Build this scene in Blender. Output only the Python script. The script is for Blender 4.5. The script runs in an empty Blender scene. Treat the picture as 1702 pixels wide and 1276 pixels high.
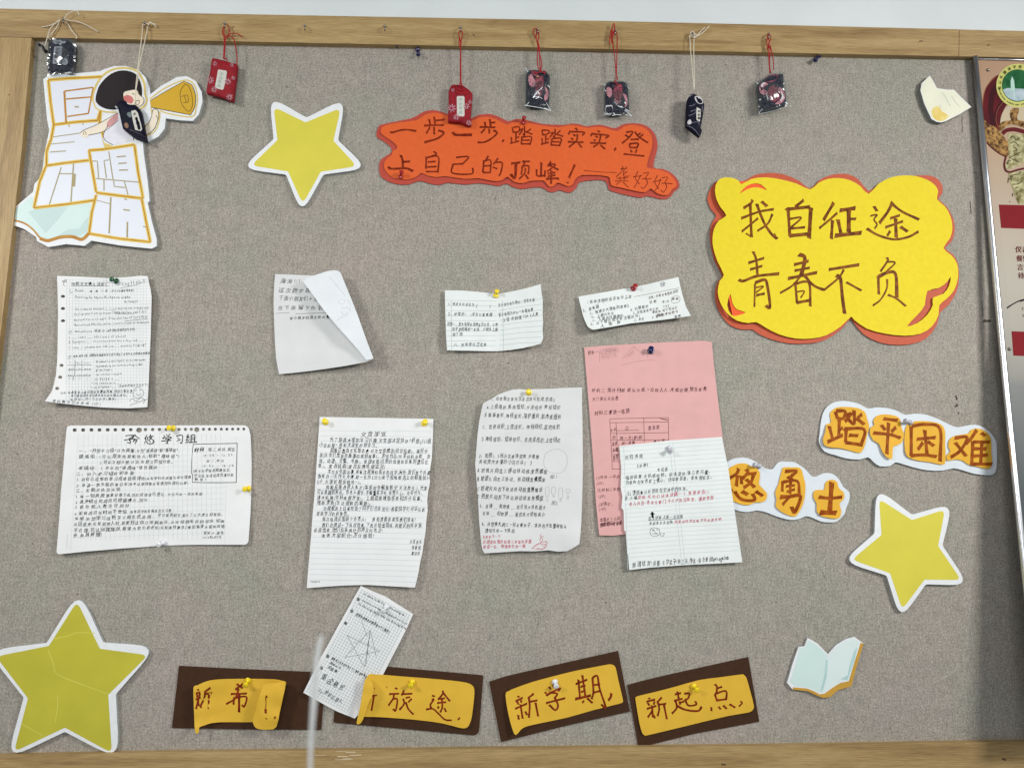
import bpy, math, random, bisect
import numpy as np
from mathutils import Vector, Matrix
from mathutils.geometry import delaunay_2d_cdt

random.seed(7)
S = bpy.context.scene
COL = S.collection

# ------------------------------------------------------------------ camera
FPX, CX, CY = 1250.0, 851.0, 638.0            # focal length and centre in photo pixels
PITCH, YAW, ROLL = math.radians(8.8), math.radians(2.1), math.radians(0.26)
CAM = Vector((0.0, -1.29, 1.35))
fw = Vector((math.sin(YAW)*math.cos(PITCH), math.cos(YAW)*math.cos(PITCH), math.sin(PITCH)))
r0 = fw.cross(Vector((0, 0, 1))).normalized()
u0 = r0.cross(fw).normalized()
RT = r0*math.cos(ROLL) + u0*math.sin(ROLL)
UP = u0*math.cos(ROLL) - r0*math.sin(ROLL)
cd = bpy.data.cameras.new('camera')
cam = bpy.data.objects.new('camera', cd)
COL.objects.link(cam)
M = Matrix((RT, UP, -fw)).transposed().to_4x4()
M.translation = CAM
cam.matrix_world = M
cd.sensor_width = 36.0
cd.lens = FPX/1702.0*36.0
cd.clip_start = 0.01
cd.clip_end = 100
cd.dof.use_dof = True
cd.dof.focus_distance = 1.30
cd.dof.aperture_fstop = 6.0
S.camera = cam

# ------------------------------------------------------------------ light
S.view_settings.view_transform = 'Standard'
S.view_settings.look = 'None'
S.view_settings.exposure = 0.0
S.view_settings.gamma = 1.0
W = bpy.data.worlds.new('World')
S.world = W
W.use_nodes = True
bg = W.node_tree.nodes['Background']
bg.inputs[0].default_value = (0.90, 0.96, 1.0, 1)
bg.inputs[1].default_value = 0.21

def area(name, loc, target, sx, sy, power, col):
    ld = bpy.data.lights.new(name, 'AREA')
    ld.shape = 'RECTANGLE'
    ld.size, ld.size_y = sx, sy
    ld.energy = power
    ld.color = col
    o = bpy.data.objects.new(name, ld)
    COL.objects.link(o)
    o.location = loc
    d = (Vector(target)-Vector(loc)).normalized()
    o.rotation_euler = d.to_track_quat('-Z', 'Y').to_euler()
    return o

ll = area('ceiling_lamp_left', (-1.75, -1.45, 2.35), (-0.75, 0, 1.42), 0.46, 0.40, 8.3, (1.0, 0.985, 0.95))
ll.data.spread = math.radians(105)
lr = area('ceiling_lamp_right', (1.85, -1.55, 2.20), (0.42, 0, 1.42), 0.50, 0.42, 12.5, (1.0, 0.985, 0.95))
lr.data.spread = math.radians(105)
lp = area('centre_fill_light', (-0.1, -2.3, 1.95), (-0.10, 0, 1.42), 1.0, 0.8, 4.1, (0.97, 0.985, 1.0))  # unseen lamp, added to brighten the board's centre over its edges
lp.data.spread = math.radians(80)

# ------------------------------------------------------------------ mapping
def P(px, py, h=0.0):
    """board point (metres) seen at photo pixel px,py at height h in front of the felt"""
    d = fw + RT*((px-CX)/FPX) - UP*((py-CY)/FPX)
    t = (-h - CAM.y)/d.y
    return CAM + d*t

def Z(ox, oy, s, pts):
    if isinstance(pts, str):
        pts = [tuple(float(v) for v in p.split(',')) for p in pts.split()]
    return [(ox+x/s, oy+y/s) for x, y in pts]

def lin(c):
    c = c/255.0
    return c/12.92 if c <= 0.04045 else ((c+0.055)/1.055)**2.4
def rgb(r, g, b, k=1.0):
    return (lin(r)*k, lin(g)*k, lin(b)*k, 1)

# ------------------------------------------------------------------ materials
MATS = {}
def mat(name, col, rough=0.6, noise=0.05, nscale=60, bump=0.0, bscale=400, metal=0.0, trans=0.0,
        spec=0.3, coat=0.0, col2=None, stretch=None, sheen=0.0):
    if name in MATS:
        return MATS[name]
    m = bpy.data.materials.new(name)
    m.use_nodes = True
    nt = m.node_tree
    N = nt.nodes
    b = N['Principled BSDF']
    b.inputs['Roughness'].default_value = rough
    b.inputs['Metallic'].default_value = metal
    b.inputs['Specular IOR Level'].default_value = spec
    b.inputs['Coat Weight'].default_value = coat
    b.inputs['Coat Roughness'].default_value = 0.12
    if trans:
        b.inputs['Transmission Weight'].default_value = trans
    tc = N.new('ShaderNodeTexCoord')
    mp = N.new('ShaderNodeMapping')
    nt.links.new(tc.outputs['Object'], mp.inputs[0])
    if stretch:
        mp.inputs['Scale'].default_value = stretch
    nz = N.new('ShaderNodeTexNoise')
    nz.inputs['Scale'].default_value = nscale
    nz.inputs['Detail'].default_value = 4
    nt.links.new(mp.outputs[0], nz.inputs['Vector'])
    rp = N.new('ShaderNodeValToRGB')
    c = col
    c2 = col2 or tuple(min(1, x*(1+noise)) for x in c[:3])+(1,)
    c1 = tuple(x*(1-noise) for x in c[:3])+(1,) if not col2 else c
    rp.color_ramp.elements[0].position = 0.35
    rp.color_ramp.elements[1].position = 0.65
    rp.color_ramp.elements[0].color = c1
    rp.color_ramp.elements[1].color = c2
    nt.links.new(nz.outputs['Fac'], rp.inputs[0])
    nt.links.new(rp.outputs[0], b.inputs['Base Color'])
    if bump:
        n2 = N.new('ShaderNodeTexNoise')
        n2.inputs['Scale'].default_value = bscale
        n2.inputs['Detail'].default_value = 3
        nt.links.new(tc.outputs['Object'], n2.inputs['Vector'])
        bp = N.new('ShaderNodeBump')
        bp.inputs['Strength'].default_value = bump
        bp.inputs['Distance'].default_value = 0.001
        nt.links.new(n2.outputs['Fac'], bp.inputs['Height'])
        nt.links.new(bp.outputs[0], b.inputs['Normal'])
    MATS[name] = m
    return m

def paper_mat(name, col, noise=0.02, wrinkle=0.5):
    """thin sheet: mostly diffuse, a little light passing through, faint cockling"""
    m = mat(name, col, rough=0.65, noise=noise, nscale=35, bump=wrinkle, bscale=38, spec=0.25)
    nt = m.node_tree
    b = nt.nodes['Principled BSDF']
    out = nt.nodes['Material Output']
    tr = nt.nodes.new('ShaderNodeBsdfTranslucent')
    tr.inputs[0].default_value = col
    mx = nt.nodes.new('ShaderNodeMixShader')
    mx.inputs[0].default_value = 0.10
    nt.links.new(b.outputs[0], mx.inputs[1])
    nt.links.new(tr.outputs[0], mx.inputs[2])
    nt.links.new(mx.outputs[0], out.inputs[0])
    return m

def felt_mat():
    m = bpy.data.materials.new('grey_beige_felt')
    m.use_nodes = True
    nt = m.node_tree
    N, L = nt.nodes, nt.links
    b = N['Principled BSDF']
    b.inputs['Roughness'].default_value = 0.95
    b.inputs['Specular IOR Level'].default_value = 0.1
    b.inputs['Sheen Weight'].default_value = 0.15
    tc = N.new('ShaderNodeTexCoord')
    def noise(scale, detail=3, rough=0.6, st=(1, 1, 1), dist=0.0):
        mp = N.new('ShaderNodeMapping')
        mp.inputs['Scale'].default_value = st
        L.new(tc.outputs['Object'], mp.inputs[0])
        n = N.new('ShaderNodeTexNoise')
        n.inputs['Scale'].default_value = scale
        n.inputs['Detail'].default_value = detail
        n.inputs['Roughness'].default_value = rough
        n.inputs['Distortion'].default_value = dist
        L.new(mp.outputs[0], n.inputs['Vector'])
        return n.outputs['Fac']
    def ramp(src, p0, c0, p1, c1):
        r = N.new('ShaderNodeValToRGB')
        r.color_ramp.elements[0].position = p0
        r.color_ramp.elements[1].position = p1
        r.color_ramp.elements[0].color = c0
        r.color_ramp.elements[1].color = c1
        L.new(src, r.inputs[0])
        return r.outputs[0]
    def mul(a, b_, f=1.0, mode='MULTIPLY'):
        x = N.new('ShaderNodeMix')
        x.data_type = 'RGBA'
        x.blend_type = mode
        x.inputs[0].default_value = f
        L.new(a, x.inputs[6])
        L.new(b_, x.inputs[7])
        return x.outputs[2]
    base = ramp(noise(5.0, 3), 0.35, rgb(153, 151, 141), 0.65, rgb(162, 153, 146))
    fine = ramp(noise(360, 4, 0.75), 0.30, (0.50, 0.50, 0.50, 1), 0.70, (1.46, 1.46, 1.46, 1))
    hair1 = ramp(noise(300, 2, 0.5, (1, 1, 0.22), 1.2), 0.34, (0.88, 0.88, 0.87, 1), 0.62, (1.07, 1.07, 1.06, 1))
    hair2 = ramp(noise(260, 2, 0.5, (0.25, 1, 1), 1.5), 0.34, (0.92, 0.92, 0.91, 1), 0.62, (1.06, 1.06, 1.06, 1))
    mott = ramp(noise(38, 4, 0.65), 0.32, (0.94, 0.945, 0.94, 1), 0.68, (1.06, 1.055, 1.05, 1))
    speck = ramp(noise(150, 1, 0.5), 0.20, (0.45, 0.43, 0.40, 1), 0.27, (1, 1, 1, 1))
    c = mul(mul(mul(mul(mul(base, fine), hair1), hair2), mott), speck)
    L.new(c, b.inputs['Base Color'])
    bp = N.new('ShaderNodeBump')
    bp.inputs['Strength'].default_value = 0.5
    bp.inputs['Distance'].default_value = 0.0008
    L.new(noise(450, 4, 0.7), bp.inputs['Height'])
    L.new(bp.outputs[0], b.inputs['Normal'])
    return m

def wood_mat(name, horizontal=True):
    m = bpy.data.materials.new(name)
    m.use_nodes = True
    nt = m.node_tree
    N, L = nt.nodes, nt.links
    b = N['Principled BSDF']
    b.inputs['Roughness'].default_value = 0.5
    b.inputs['Specular IOR Level'].default_value = 0.3
    tc = N.new('ShaderNodeTexCoord')
    st1 = (1, 14, 14) if horizontal else (14, 14, 1)
    st2 = (1, 30, 30) if horizontal else (30, 30, 1)
    def noise(scale, st, detail=4, dist=0.6):
        mp = N.new('ShaderNodeMapping')
        mp.inputs['Scale'].default_value = st
        L.new(tc.outputs['Object'], mp.inputs[0])
        n = N.new('ShaderNodeTexNoise')
        n.inputs['Scale'].default_value = scale
        n.inputs['Detail'].default_value = detail
        n.inputs['Distortion'].default_value = dist
        L.new(mp.outputs[0], n.inputs['Vector'])
        return n.outputs['Fac']
    r = N.new('ShaderNodeValToRGB')
    r.color_ramp.elements[0].position = 0.30
    r.color_ramp.elements[0].color = rgb(148, 122, 82)
    r.color_ramp.elements[1].position = 0.66
    r.color_ramp.elements[1].color = rgb(182, 156, 110)
    e = r.color_ramp.elements.new(0.48)
    e.color = rgb(170, 143, 98)
    L.new(noise(4.0, st1), r.inputs[0])
    r2 = N.new('ShaderNodeValToRGB')
    r2.color_ramp.elements[0].position = 0.32
    r2.color_ramp.elements[0].color = (0.80, 0.77, 0.72, 1)
    r2.color_ramp.elements[1].position = 0.48
    r2.color_ramp.elements[1].color = (1, 1, 1, 1)
    L.new(noise(16, st2, 3, 0.2), r2.inputs[0])
    x = N.new('ShaderNodeMix')
    x.data_type = 'RGBA'
    x.blend_type = 'MULTIPLY'
    x.inputs[0].default_value = 0.8
    L.new(r.outputs[0], x.inputs[6])
    L.new(r2.outputs[0], x.inputs[7])
    r3 = N.new('ShaderNodeValToRGB')
    r3.color_ramp.elements[0].position = 0.36
    r3.color_ramp.elements[0].color = (0.80, 0.78, 0.74, 1)
    r3.color_ramp.elements[1].position = 0.60
    r3.color_ramp.elements[1].color = (1.07, 1.06, 1.05, 1)
    L.new(noise(34, (1, 22, 22) if horizontal else (22, 22, 1), 5, 0.1), r3.inputs[0])
    x2 = N.new('ShaderNodeMix')
    x2.data_type = 'RGBA'
    x2.blend_type = 'MULTIPLY'
    x2.inputs[0].default_value = 1.0
    L.new(x.outputs[2], x2.inputs[6])
    L.new(r3.outputs[0], x2.inputs[7])
    L.new(x2.outputs[2], b.inputs['Base Color'])
    bp = N.new('ShaderNodeBump')
    bp.inputs['Strength'].default_value = 0.25
    bp.inputs['Distance'].default_value = 0.0006
    L.new(noise(16, st2, 3, 0.2), bp.inputs['Height'])
    L.new(bp.outputs[0], b.inputs['Normal'])
    return m

def cellophane():
    m = bpy.data.materials.new('clear_cellophane')
    m.use_nodes = True
    nt = m.node_tree
    N, L = nt.nodes, nt.links
    N.remove(N['Principled BSDF'])
    out = N['Material Output']
    tr = N.new('ShaderNodeBsdfTransparent')
    tr.inputs[0].default_value = (0.93, 0.95, 0.95, 1)
    gl = N.new('ShaderNodeBsdfGlossy')
    gl.inputs['Roughness'].default_value = 0.2
    mx = N.new('ShaderNodeMixShader')
    lw = N.new('ShaderNodeLayerWeight')
    lw.inputs[0].default_value = 0.35
    tc = N.new('ShaderNodeTexCoord')
    nz = N.new('ShaderNodeTexNoise')
    nz.inputs['Scale'].default_value = 42
    nz.inputs['Detail'].default_value = 1
    nz.inputs['Distortion'].default_value = 1.2
    L.new(tc.outputs['Object'], nz.inputs['Vector'])
    bp = N.new('ShaderNodeBump')
    bp.inputs['Strength'].default_value = 1.0
    bp.inputs['Distance'].default_value = 0.0045
    L.new(nz.outputs['Fac'], bp.inputs['Height'])
    L.new(bp.outputs[0], gl.inputs['Normal'])
    L.new(bp.outputs[0], lw.inputs['Normal'])
    mm = N.new('ShaderNodeMath')
    mm.operation = 'MULTIPLY_ADD'
    mm.inputs[1].default_value = 0.34
    mm.inputs[2].default_value = 0.05
    L.new(lw.outputs['Facing'], mm.inputs[0])
    L.new(mm.outputs[0], mx.inputs[0])
    L.new(tr.outputs[0], mx.inputs[1])
    L.new(gl.outputs[0], mx.inputs[2])
    L.new(mx.outputs[0], out.inputs[0])
    return m

# ------------------------------------------------------------------ object helpers
def thing(name, label, cat, px, py, h=0.0, group=None):
    o = bpy.data.objects.new(name, None)
    COL.objects.link(o)
    o.location = P(px, py, h)
    o.empty_display_size = 0.02
    o['label'] = label
    o['category'] = cat
    if group:
        o['group'] = group
    return o

def link(name, verts, faces, m, parent=None, smooth=False, label=None):
    org = Vector((0, 0, 0))
    q = parent
    while q is not None:
        org += q.location
        q = q.parent
    me = bpy.data.meshes.new(name)
    me.from_pydata([tuple(Vector(v)-org) for v in verts], [], faces)
    me.materials.append(m)
    if smooth:
        me.polygons.foreach_set('use_smooth', [True]*len(me.polygons))
    me.update()
    o = bpy.data.objects.new(name, me)
    COL.objects.link(o)
    if parent is not None:
        o.parent = parent
    if label:
        o['label'] = label
    return o

def pip(X, Y, poly):
    inside = np.zeros(len(X), bool)
    n = len(poly)
    for i in range(n):
        x1, y1 = poly[i]
        x2, y2 = poly[(i+1) % n]
        if y1 == y2:
            continue
        c = ((y1 > Y) != (y2 > Y)) & (X < (x2-x1)*(Y-y1)/(y2-y1)+x1)
        inside ^= c
    return inside

def edge_dist(X, Y, poly):
    d = np.full(len(X), 1e9)
    n = len(poly)
    for i in range(n):
        x1, y1 = poly[i]
        x2, y2 = poly[(i+1) % n]
        dx, dy = x2-x1, y2-y1
        l2 = dx*dx+dy*dy+1e-12
        t = np.clip(((X-x1)*dx+(Y-y1)*dy)/l2, 0, 1)
        d = np.minimum(d, np.hypot(X-x1-t*dx, Y-y1-t*dy))
    return d

def smooth_closed(pts, n=4):
    out = []
    L = len(pts)
    for i in range(L):
        p0, p1, p2, p3 = [np.array(pts[(i+k) % L], float) for k in (-1, 0, 1, 2)]
        for j in range(n):
            t = j/n
            out.append(tuple(0.5*((2*p1)+(-p0+p2)*t+(2*p0-5*p1+4*p2-p3)*t*t+(-p0+3*p1-3*p2+p3)*t**3)))
    return out

def smooth_open(pts, n=5):
    if len(pts) < 3:
        return [tuple(p) for p in pts]
    out = []
    L = len(pts)
    for i in range(L-1):
        p1, p2 = np.array(pts[i], float), np.array(pts[i+1], float)
        p0 = np.array(pts[i-1], float) if i else 2*p1-p2
        p3 = np.array(pts[i+2], float) if i+2 < L else 2*p2-p1
        for j in range(n):
            t = j/n
            out.append(tuple(0.5*((2*p1)+(-p0+p2)*t+(2*p0-5*p1+4*p2-p3)*t*t+(-p0+3*p1-3*p2+p3)*t**3)))
    out.append(tuple(pts[-1]))
    return out

def rounded(pts, radii, n=6):
    """sharp polygon -> corners rounded by quadratic arcs that start radii[i] from each corner"""
    out = []
    L = len(pts)
    for i in range(L):
        p = np.array(pts[i], float)
        a = np.array(pts[i-1], float)
        b = np.array(pts[(i+1) % L], float)
        r = radii[i] if hasattr(radii, '__len__') else radii
        if r <= 0:
            out.append(tuple(p))
            continue
        va, vb = (a-p), (b-p)
        la, lb = np.linalg.norm(va), np.linalg.norm(vb)
        s, e = p+va/la*min(r, la*.45), p+vb/lb*min(r, lb*.45)
        for j in range(n+1):
            t = j/n
            # conic-like: weight towards corner
            w = 1.3
            q = ((1-t)**2*s+2*w*t*(1-t)*p+t*t*e)/((1-t)**2+2*w*t*(1-t)+t*t)
            out.append(tuple(q))
    return out

def resample(poly, step):
    out = []
    for i in range(len(poly)):
        a, b = poly[i], poly[(i+1) % len(poly)]
        d = math.hypot(b[0]-a[0], b[1]-a[1])
        if d < 1e-6:
            continue
        n = max(1, int(d/step))
        for j in range(n):
            out.append((a[0]+(b[0]-a[0])*j/n, a[1]+(b[1]-a[1])*j/n))
    return out

def hfield(ctrl, soft=18.0, power=2.0):
    """height (metres off the felt) from control points (px, py, mm)"""
    C = np.array(ctrl, float)
    def f(X, Y):
        X = np.atleast_1d(np.asarray(X, float))
        Y = np.atleast_1d(np.asarray(Y, float))
        d2 = (X[:, None]-C[None, :, 0])**2+(Y[:, None]-C[None, :, 1])**2+soft*soft
        w = d2**(-power/2*1.5)
        return (w*C[None, :, 2]).sum(1)/w.sum(1)*0.001
    return f
def const(mm):
    return lambda X, Y: np.full(len(np.atleast_1d(X)), mm*0.001)
def asf(h):
    return h if callable(h) else const(h)

def sheet(name, parent, outline, m, h=1.0, thick=0.3, holes=(), step=8, grid=0, puff=0, puffw=8,
          smooth=True, label=None, back_m=None):
    """a cut sheet: outline in photo pixels, front surface at h mm, real thickness, real holes"""
    smooth = smooth and (callable(h) or puff > 0)
    h = asf(h)
    ol = resample(outline, step)
    loops = [ol]+[resample(hh, step) for hh in holes]
    V, E = [], []
    for lp in loops:
        s = len(V)
        V += lp
        E += [(s+i, s+(i+1) % len(lp)) for i in range(len(lp))]
    nb = len(V)
    if grid:
        xs = [p[0] for p in ol]
        ys = [p[1] for p in ol]
        gx, gy = np.meshgrid(np.arange(min(xs)+grid/2, max(xs), grid), np.arange(min(ys)+grid/2, max(ys), grid))
        gx, gy = gx.ravel(), gy.ravel()
        ok = pip(gx, gy, ol) & (edge_dist(gx, gy, ol) > grid*.4)
        for hh in loops[1:]:
            ok &= ~pip(gx, gy, hh)
            ok &= edge_dist(gx, gy, hh) > 1.0
        V += list(zip(gx[ok].tolist(), gy[ok].tolist()))
    r = delaunay_2d_cdt([Vector(v) for v in V], E, [], 0, 1e-5)
    VV = np.array([(v[0], v[1]) for v in r[0]])
    T = np.array([f for f in r[2] if len(f) == 3])
    cx = VV[T].mean(1)
    ok = pip(cx[:, 0], cx[:, 1], ol)
    for hh in loops[1:]:
        ok &= ~pip(cx[:, 0], cx[:, 1], hh)
    T = T[ok]
    a, b_, c = VV[T[:, 0]], VV[T[:, 1]], VV[T[:, 2]]
    area2 = (b_[:, 0]-a[:, 0])*(c[:, 1]-a[:, 1])-(b_[:, 1]-a[:, 1])*(c[:, 0]-a[:, 0])
    keep = np.abs(area2) > 0.02
    T, area2 = T[keep], area2[keep]
    T[area2 > 0] = T[area2 > 0][:, ::-1]      # pixel y runs down: make normals face the room
    H = h(VV[:, 0], VV[:, 1])
    if puff:
        ed = edge_dist(VV[:, 0], VV[:, 1], ol)
        H = H+puff*0.001*np.sqrt(np.clip(1-(1-np.clip(ed/puffw, 0, 1))**2, 0, 1))
    front = [P(x, y, hh) for (x, y), hh in zip(VV, H)]
    n = len(front)
    th = thick*0.001
    back = [Vector((p.x, p.y+th, p.z)) for p in front]
    faces = [tuple(int(k) for k in t) for t in T]
    from collections import Counter
    cnt = {}
    for t in faces:
        for i in range(3):
            cnt[(t[i], t[(i+1) % 3])] = 1
    rim = [(i, j) for (i, j) in cnt if (j, i) not in cnt]
    faces += [(t[2]+n, t[1]+n, t[0]+n) for t in faces[:len(T)]]
    nf = len(faces)
    # rim gets its own vertices so its shading stays crisp
    allv = front+back
    for i, j in rim:
        k = len(allv)
        allv += [front[j], front[i], back[i], back[j]]
        faces.append((k, k+1, k+2, k+3))
    o = link(name, allv, faces, m, parent, False, label)
    if smooth:
        sm = [True]*nf+[False]*(len(faces)-nf)
        o.data.polygons.foreach_set('use_smooth', sm)
    if back_m:
        o.data.materials.append(back_m)
        mi = [0]*len(T)+[1]*(len(faces)-len(T))
        o.data.polygons.foreach_set('material_index', mi)
    return o

class Ink:
    """flat print or pen lines lying on a sheet whose surface height is h"""
    def __init__(s, h, eps=0.15):
        s.h = asf(h)
        s.eps = eps*0.001
        s.xy = []
        s.lift = []
        s.f = []
        s.k = 0
    def poly(s, pts, faces=None, lift=None):
        n = len(s.xy)
        s.k += 1
        lf = s.eps+(s.k % 60)*2.5e-6 if lift is None else lift*0.001
        s.xy += [tuple(p) for p in pts]
        s.lift += [lf]*len(pts)
        if faces is None:
            faces = [tuple(range(len(pts)))]
        s.f += [tuple(n+i for i in f) for f in faces]
    def ribbon(s, pts, w, brush=False, n=5, seg=7.0):
        pts = smooth_open(pts, n) if n else pts
        # subdivide
        q = [pts[0]]
        for a, b in zip(pts, pts[1:]):
            d = math.hypot(b[0]-a[0], b[1]-a[1])
            k = max(1, int(d/seg))
            for j in range(1, k+1):
                q.append((a[0]+(b[0]-a[0])*j/k, a[1]+(b[1]-a[1])*j/k))
        if len(q) == 2 and brush:
            q.insert(1, ((q[0][0]+q[1][0])/2, (q[0][1]+q[1][1])/2))
        A = np.array(q)
        T = np.gradient(A, axis=0)
        L = np.hypot(T[:, 0], T[:, 1])+1e-9
        T = T/L[:, None]
        Nn = np.stack([-T[:, 1], T[:, 0]], 1)
        m = len(A)
        t = np.linspace(0, 1, m)
        if brush:
            ww = w*(0.86+0.22*np.exp(-(t/0.16)**2)+0.16*np.exp(-((1-t)/0.14)**2))/2
            ww = ww*(1+0.05*np.sin(t*17+random.random()*6))
        else:
            ww = np.full(m, w/2)
        l, r = A+Nn*ww[:, None], A-Nn*ww[:, None]
        if brush:      # slanted marker ends
            k = w*0.22
            l[0] += T[0]*(-k); r[0] += T[0]*k*.6
            l[-1] += T[-1]*(-k*.4); r[-1] += T[-1]*k
        pts2 = [tuple(x) for x in l]+[tuple(x) for x in r]
        s.poly(pts2, [(i, i+1, m+i+1, m+i) for i in range(m-1)])
    def strokes(s, ox, oy, sc, text, w=14, brush=True):
        for part in text.split(';'):
            part = part.strip()
            if not part:
                continue
            ww = w
            if '*' in part:
                part, ww = part.split('*')
                ww = float(ww)
            s.ribbon(Z(ox, oy, sc, part), ww/sc*(1.38 if brush else 1), brush)
    def disc(s, x, y, rx, ry=None, n=14):
        ry = ry or rx
        s.poly([(x+rx*math.cos(2*math.pi*i/n), y+ry*math.sin(2*math.pi*i/n)) for i in range(n)])
    def text(s, string, p0, p1, size, jit=1.0, slant=0.10, bold=0, upvec=None):
        """string stretched from p0 to p1 (photo px), glyph height size px"""
        size = size*1.02 if jit > .5 else size
        adv = [0.62 if c != ' ' else 0.5 if False else 0.55 for c in string]
        adv = [1.0 if ord(c) > 0x2000 else (0.32 if c in ' .,:;!\'()1' else 0.55) for c in string]
        tot = sum(adv)
        dx, dy = (p1[0]-p0[0])/tot, (p1[1]-p0[1])/tot
        L = math.hypot(dx, dy)
        ux, uy = dx/L, dy/L
        vx, vy = (uy, -ux) if upvec is None else upvec     # up the page in pixel space
        sx = min(L*1.0, size*1.15)
        pos = 0.0
        for ch, a in zip(string, adv):
            if ch == ' ':
                pos += a
                continue
            vs, fs, w = glyph(ch)
            if not vs:
                pos += a
                continue
            rot = math.radians(random.uniform(-6, 5))*jit
            ks = 1+random.uniform(-.16, .10)*jit
            kx = L*a/ (1.0 if ord(ch) > 0x2000 else max(w, .35)+.08)
            kx = min(kx*(.86 if jit > .5 else 1), size*1.08)*ks
            ky = size*ks
            bx = p0[0]+dx*pos
            by = p0[1]+dy*pos
            jy = random.uniform(-.08, .08)*size*jit
            sl = slant+random.uniform(-.10, .10)*jit
            a1, a2, a3 = [random.uniform(-.09, .09)*jit for _ in range(3)]
            cr, sr = math.cos(rot), math.sin(rot)
            out = []
            for (gx, gy) in vs:
                wx = gx+sl*gy+a1*math.sin(gy*7+a3*90)
                wy = gy+a2*math.sin(gx*7+a3*50)+(0.06*gx if ord(ch) > 0x2000 else 0)*jit
                wx, wy = wx*cr-wy*sr, wx*sr+wy*cr
                X = wx*kx
                Y = wy*ky+jy
                out.append((bx+ux*X+vx*Y, by+uy*X+vy*Y))
            s.poly(out, fs)
            if bold:
                s.poly([(x+bold, y) for x, y in out], fs)
            pos += a
    def clusters(s, tol):
        """print pieces that lie apart: indices of faces grouped by overlapping boxes"""
        st = []
        for f in s.f:
            x = [s.xy[i] for i in f]
            st.append([min(p[0] for p in x)-tol, min(p[1] for p in x)-tol, max(p[0] for p in x)+tol, max(p[1] for p in x)+tol])
        g = list(range(len(st)))
        def find(i):
            while g[i] != i:
                g[i] = g[g[i]]
                i = g[i]
            return i
        for i in range(len(st)):
            for j in range(i):
                a, b = st[i], st[j]
                if a[0] < b[2] and b[0] < a[2] and a[1] < b[3] and b[1] < a[3]:
                    g[find(i)] = find(j)
        out = {}
        for i in range(len(st)):
            out.setdefault(find(i), []).append(i)
        return list(out.values())
    def build(s, name, parent, m, label=None, split=None):
        if not s.xy:
            return
        if parent is not None and parent.name in ONPAGE:
            parent = ONPAGE[parent.name]
        A = np.array(s.xy)
        H = s.h(A[:, 0], A[:, 1])+np.array(s.lift)
        V = [P(x, y, hh) for (x, y), hh in zip(A, H)]
        F = []
        for f in s.f:    # orientation towards the room
            x = [s.xy[i] for i in f]
            ar = sum(x[i][0]*x[(i+1) % len(x)][1]-x[(i+1) % len(x)][0]*x[i][1] for i in range(len(x)))
            F.append(f if ar < 0 else f[::-1])
        if split is None:
            o = link(name, V, F, m, parent, False, label)
            if any(w in name for w in STUFFY):
                o['kind'] = 'stuff'
            return o
        for cl in s.clusters(split):
            ids = sorted({k for i in cl for k in F[i]})
            mp = {k: j for j, k in enumerate(ids)}
            o = link(name, [V[k] for k in ids], [tuple(mp[k] for k in F[i]) for i in cl], m, parent, False, label)
        return o
ONPAGE = {}
STUFFY = ('handwriting', 'note', 'lines', 'pin_holes', 'nicks', 'scuffs', 'scratches', 'label_lettering', 'woven_lettering', 'weave', 'sketch', 'scribble',
          'emblem_lettering', 'printed', 'signature', 'pentagram', 'box_heading', 'carved_line', 'seam_and_glint', 'olive_line', 'outline_print', 'crease')

# glyph outlines from Blender's built-in font, one character at a time, kept once drawn
GL = {}
def glyph(ch):
    if ch not in GL:
        c = bpy.data.curves.new('glyph', 'FONT')
        c.resolution_u = 2
        c.body = ch
        o = bpy.data.objects.new('glyph', c)
        me = bpy.data.meshes.new_from_object(o)
        vs = [(v.co.x, v.co.y) for v in me.vertices]
        GL[ch] = (vs, [tuple(p.vertices) for p in me.polygons], max([v[0] for v in vs], default=.5))
        bpy.data.objects.remove(o)
        bpy.data.curves.remove(c)
        bpy.data.meshes.remove(me)
    return GL[ch]

def tube_world(name, parent, pts, r, m, n=8, smooth=True, label=None):
    """pts: world points; r radius (m) or list"""
    K = len(pts)
    V, F = [], []
    prev = None
    for i, p in enumerate(pts):
        t = (Vector(pts[min(i+1, K-1)])-Vector(pts[max(i-1, 0)]))
        if t.length < 1e-9:
            t = Vector((0, 0, 1))
        t.normalize()
        if prev is None:
            ref = Vector((0, 1, 0)) if abs(t.y) < .9 else Vector((1, 0, 0))
            a = t.cross(ref).normalized()
        else:
            a = (prev-t*prev.dot(t)).normalized()
        prev = a
        b = t.cross(a)
        rr = r[i] if hasattr(r, '__len__') else r
        for k in range(n):
            an = 2*math.pi*k/n
            V.append(Vector(p)+a*rr*math.cos(an)+b*rr*math.sin(an))
    for i in range(K-1):
        for k in range(n):
            F.append((i*n+k, i*n+(k+1) % n, (i+1)*n+(k+1) % n, (i+1)*n+k))
    F.append(tuple(range(n))[::-1])
    F.append(tuple((K-1)*n+k for k in range(n)))
    return V, F
def cord(name, parent, runs, r_mm, m, label=None, n=6):
    """runs: list of (zoomdata already in px) [(px,py,mm),...]; several runs make one knotted cord"""
    V, F = [], []
    for run in runs:
        q = smooth_open(run, 6)
        v, f = tube_world('', None, [P(x, y, h*.001) for x, y, h in q], r_mm*.001, m, n)
        k = len(V)
        V += v
        F += [tuple(i+k for i in ff) for ff in f]
    return link(name, V, F, m, parent, True, label)

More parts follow.
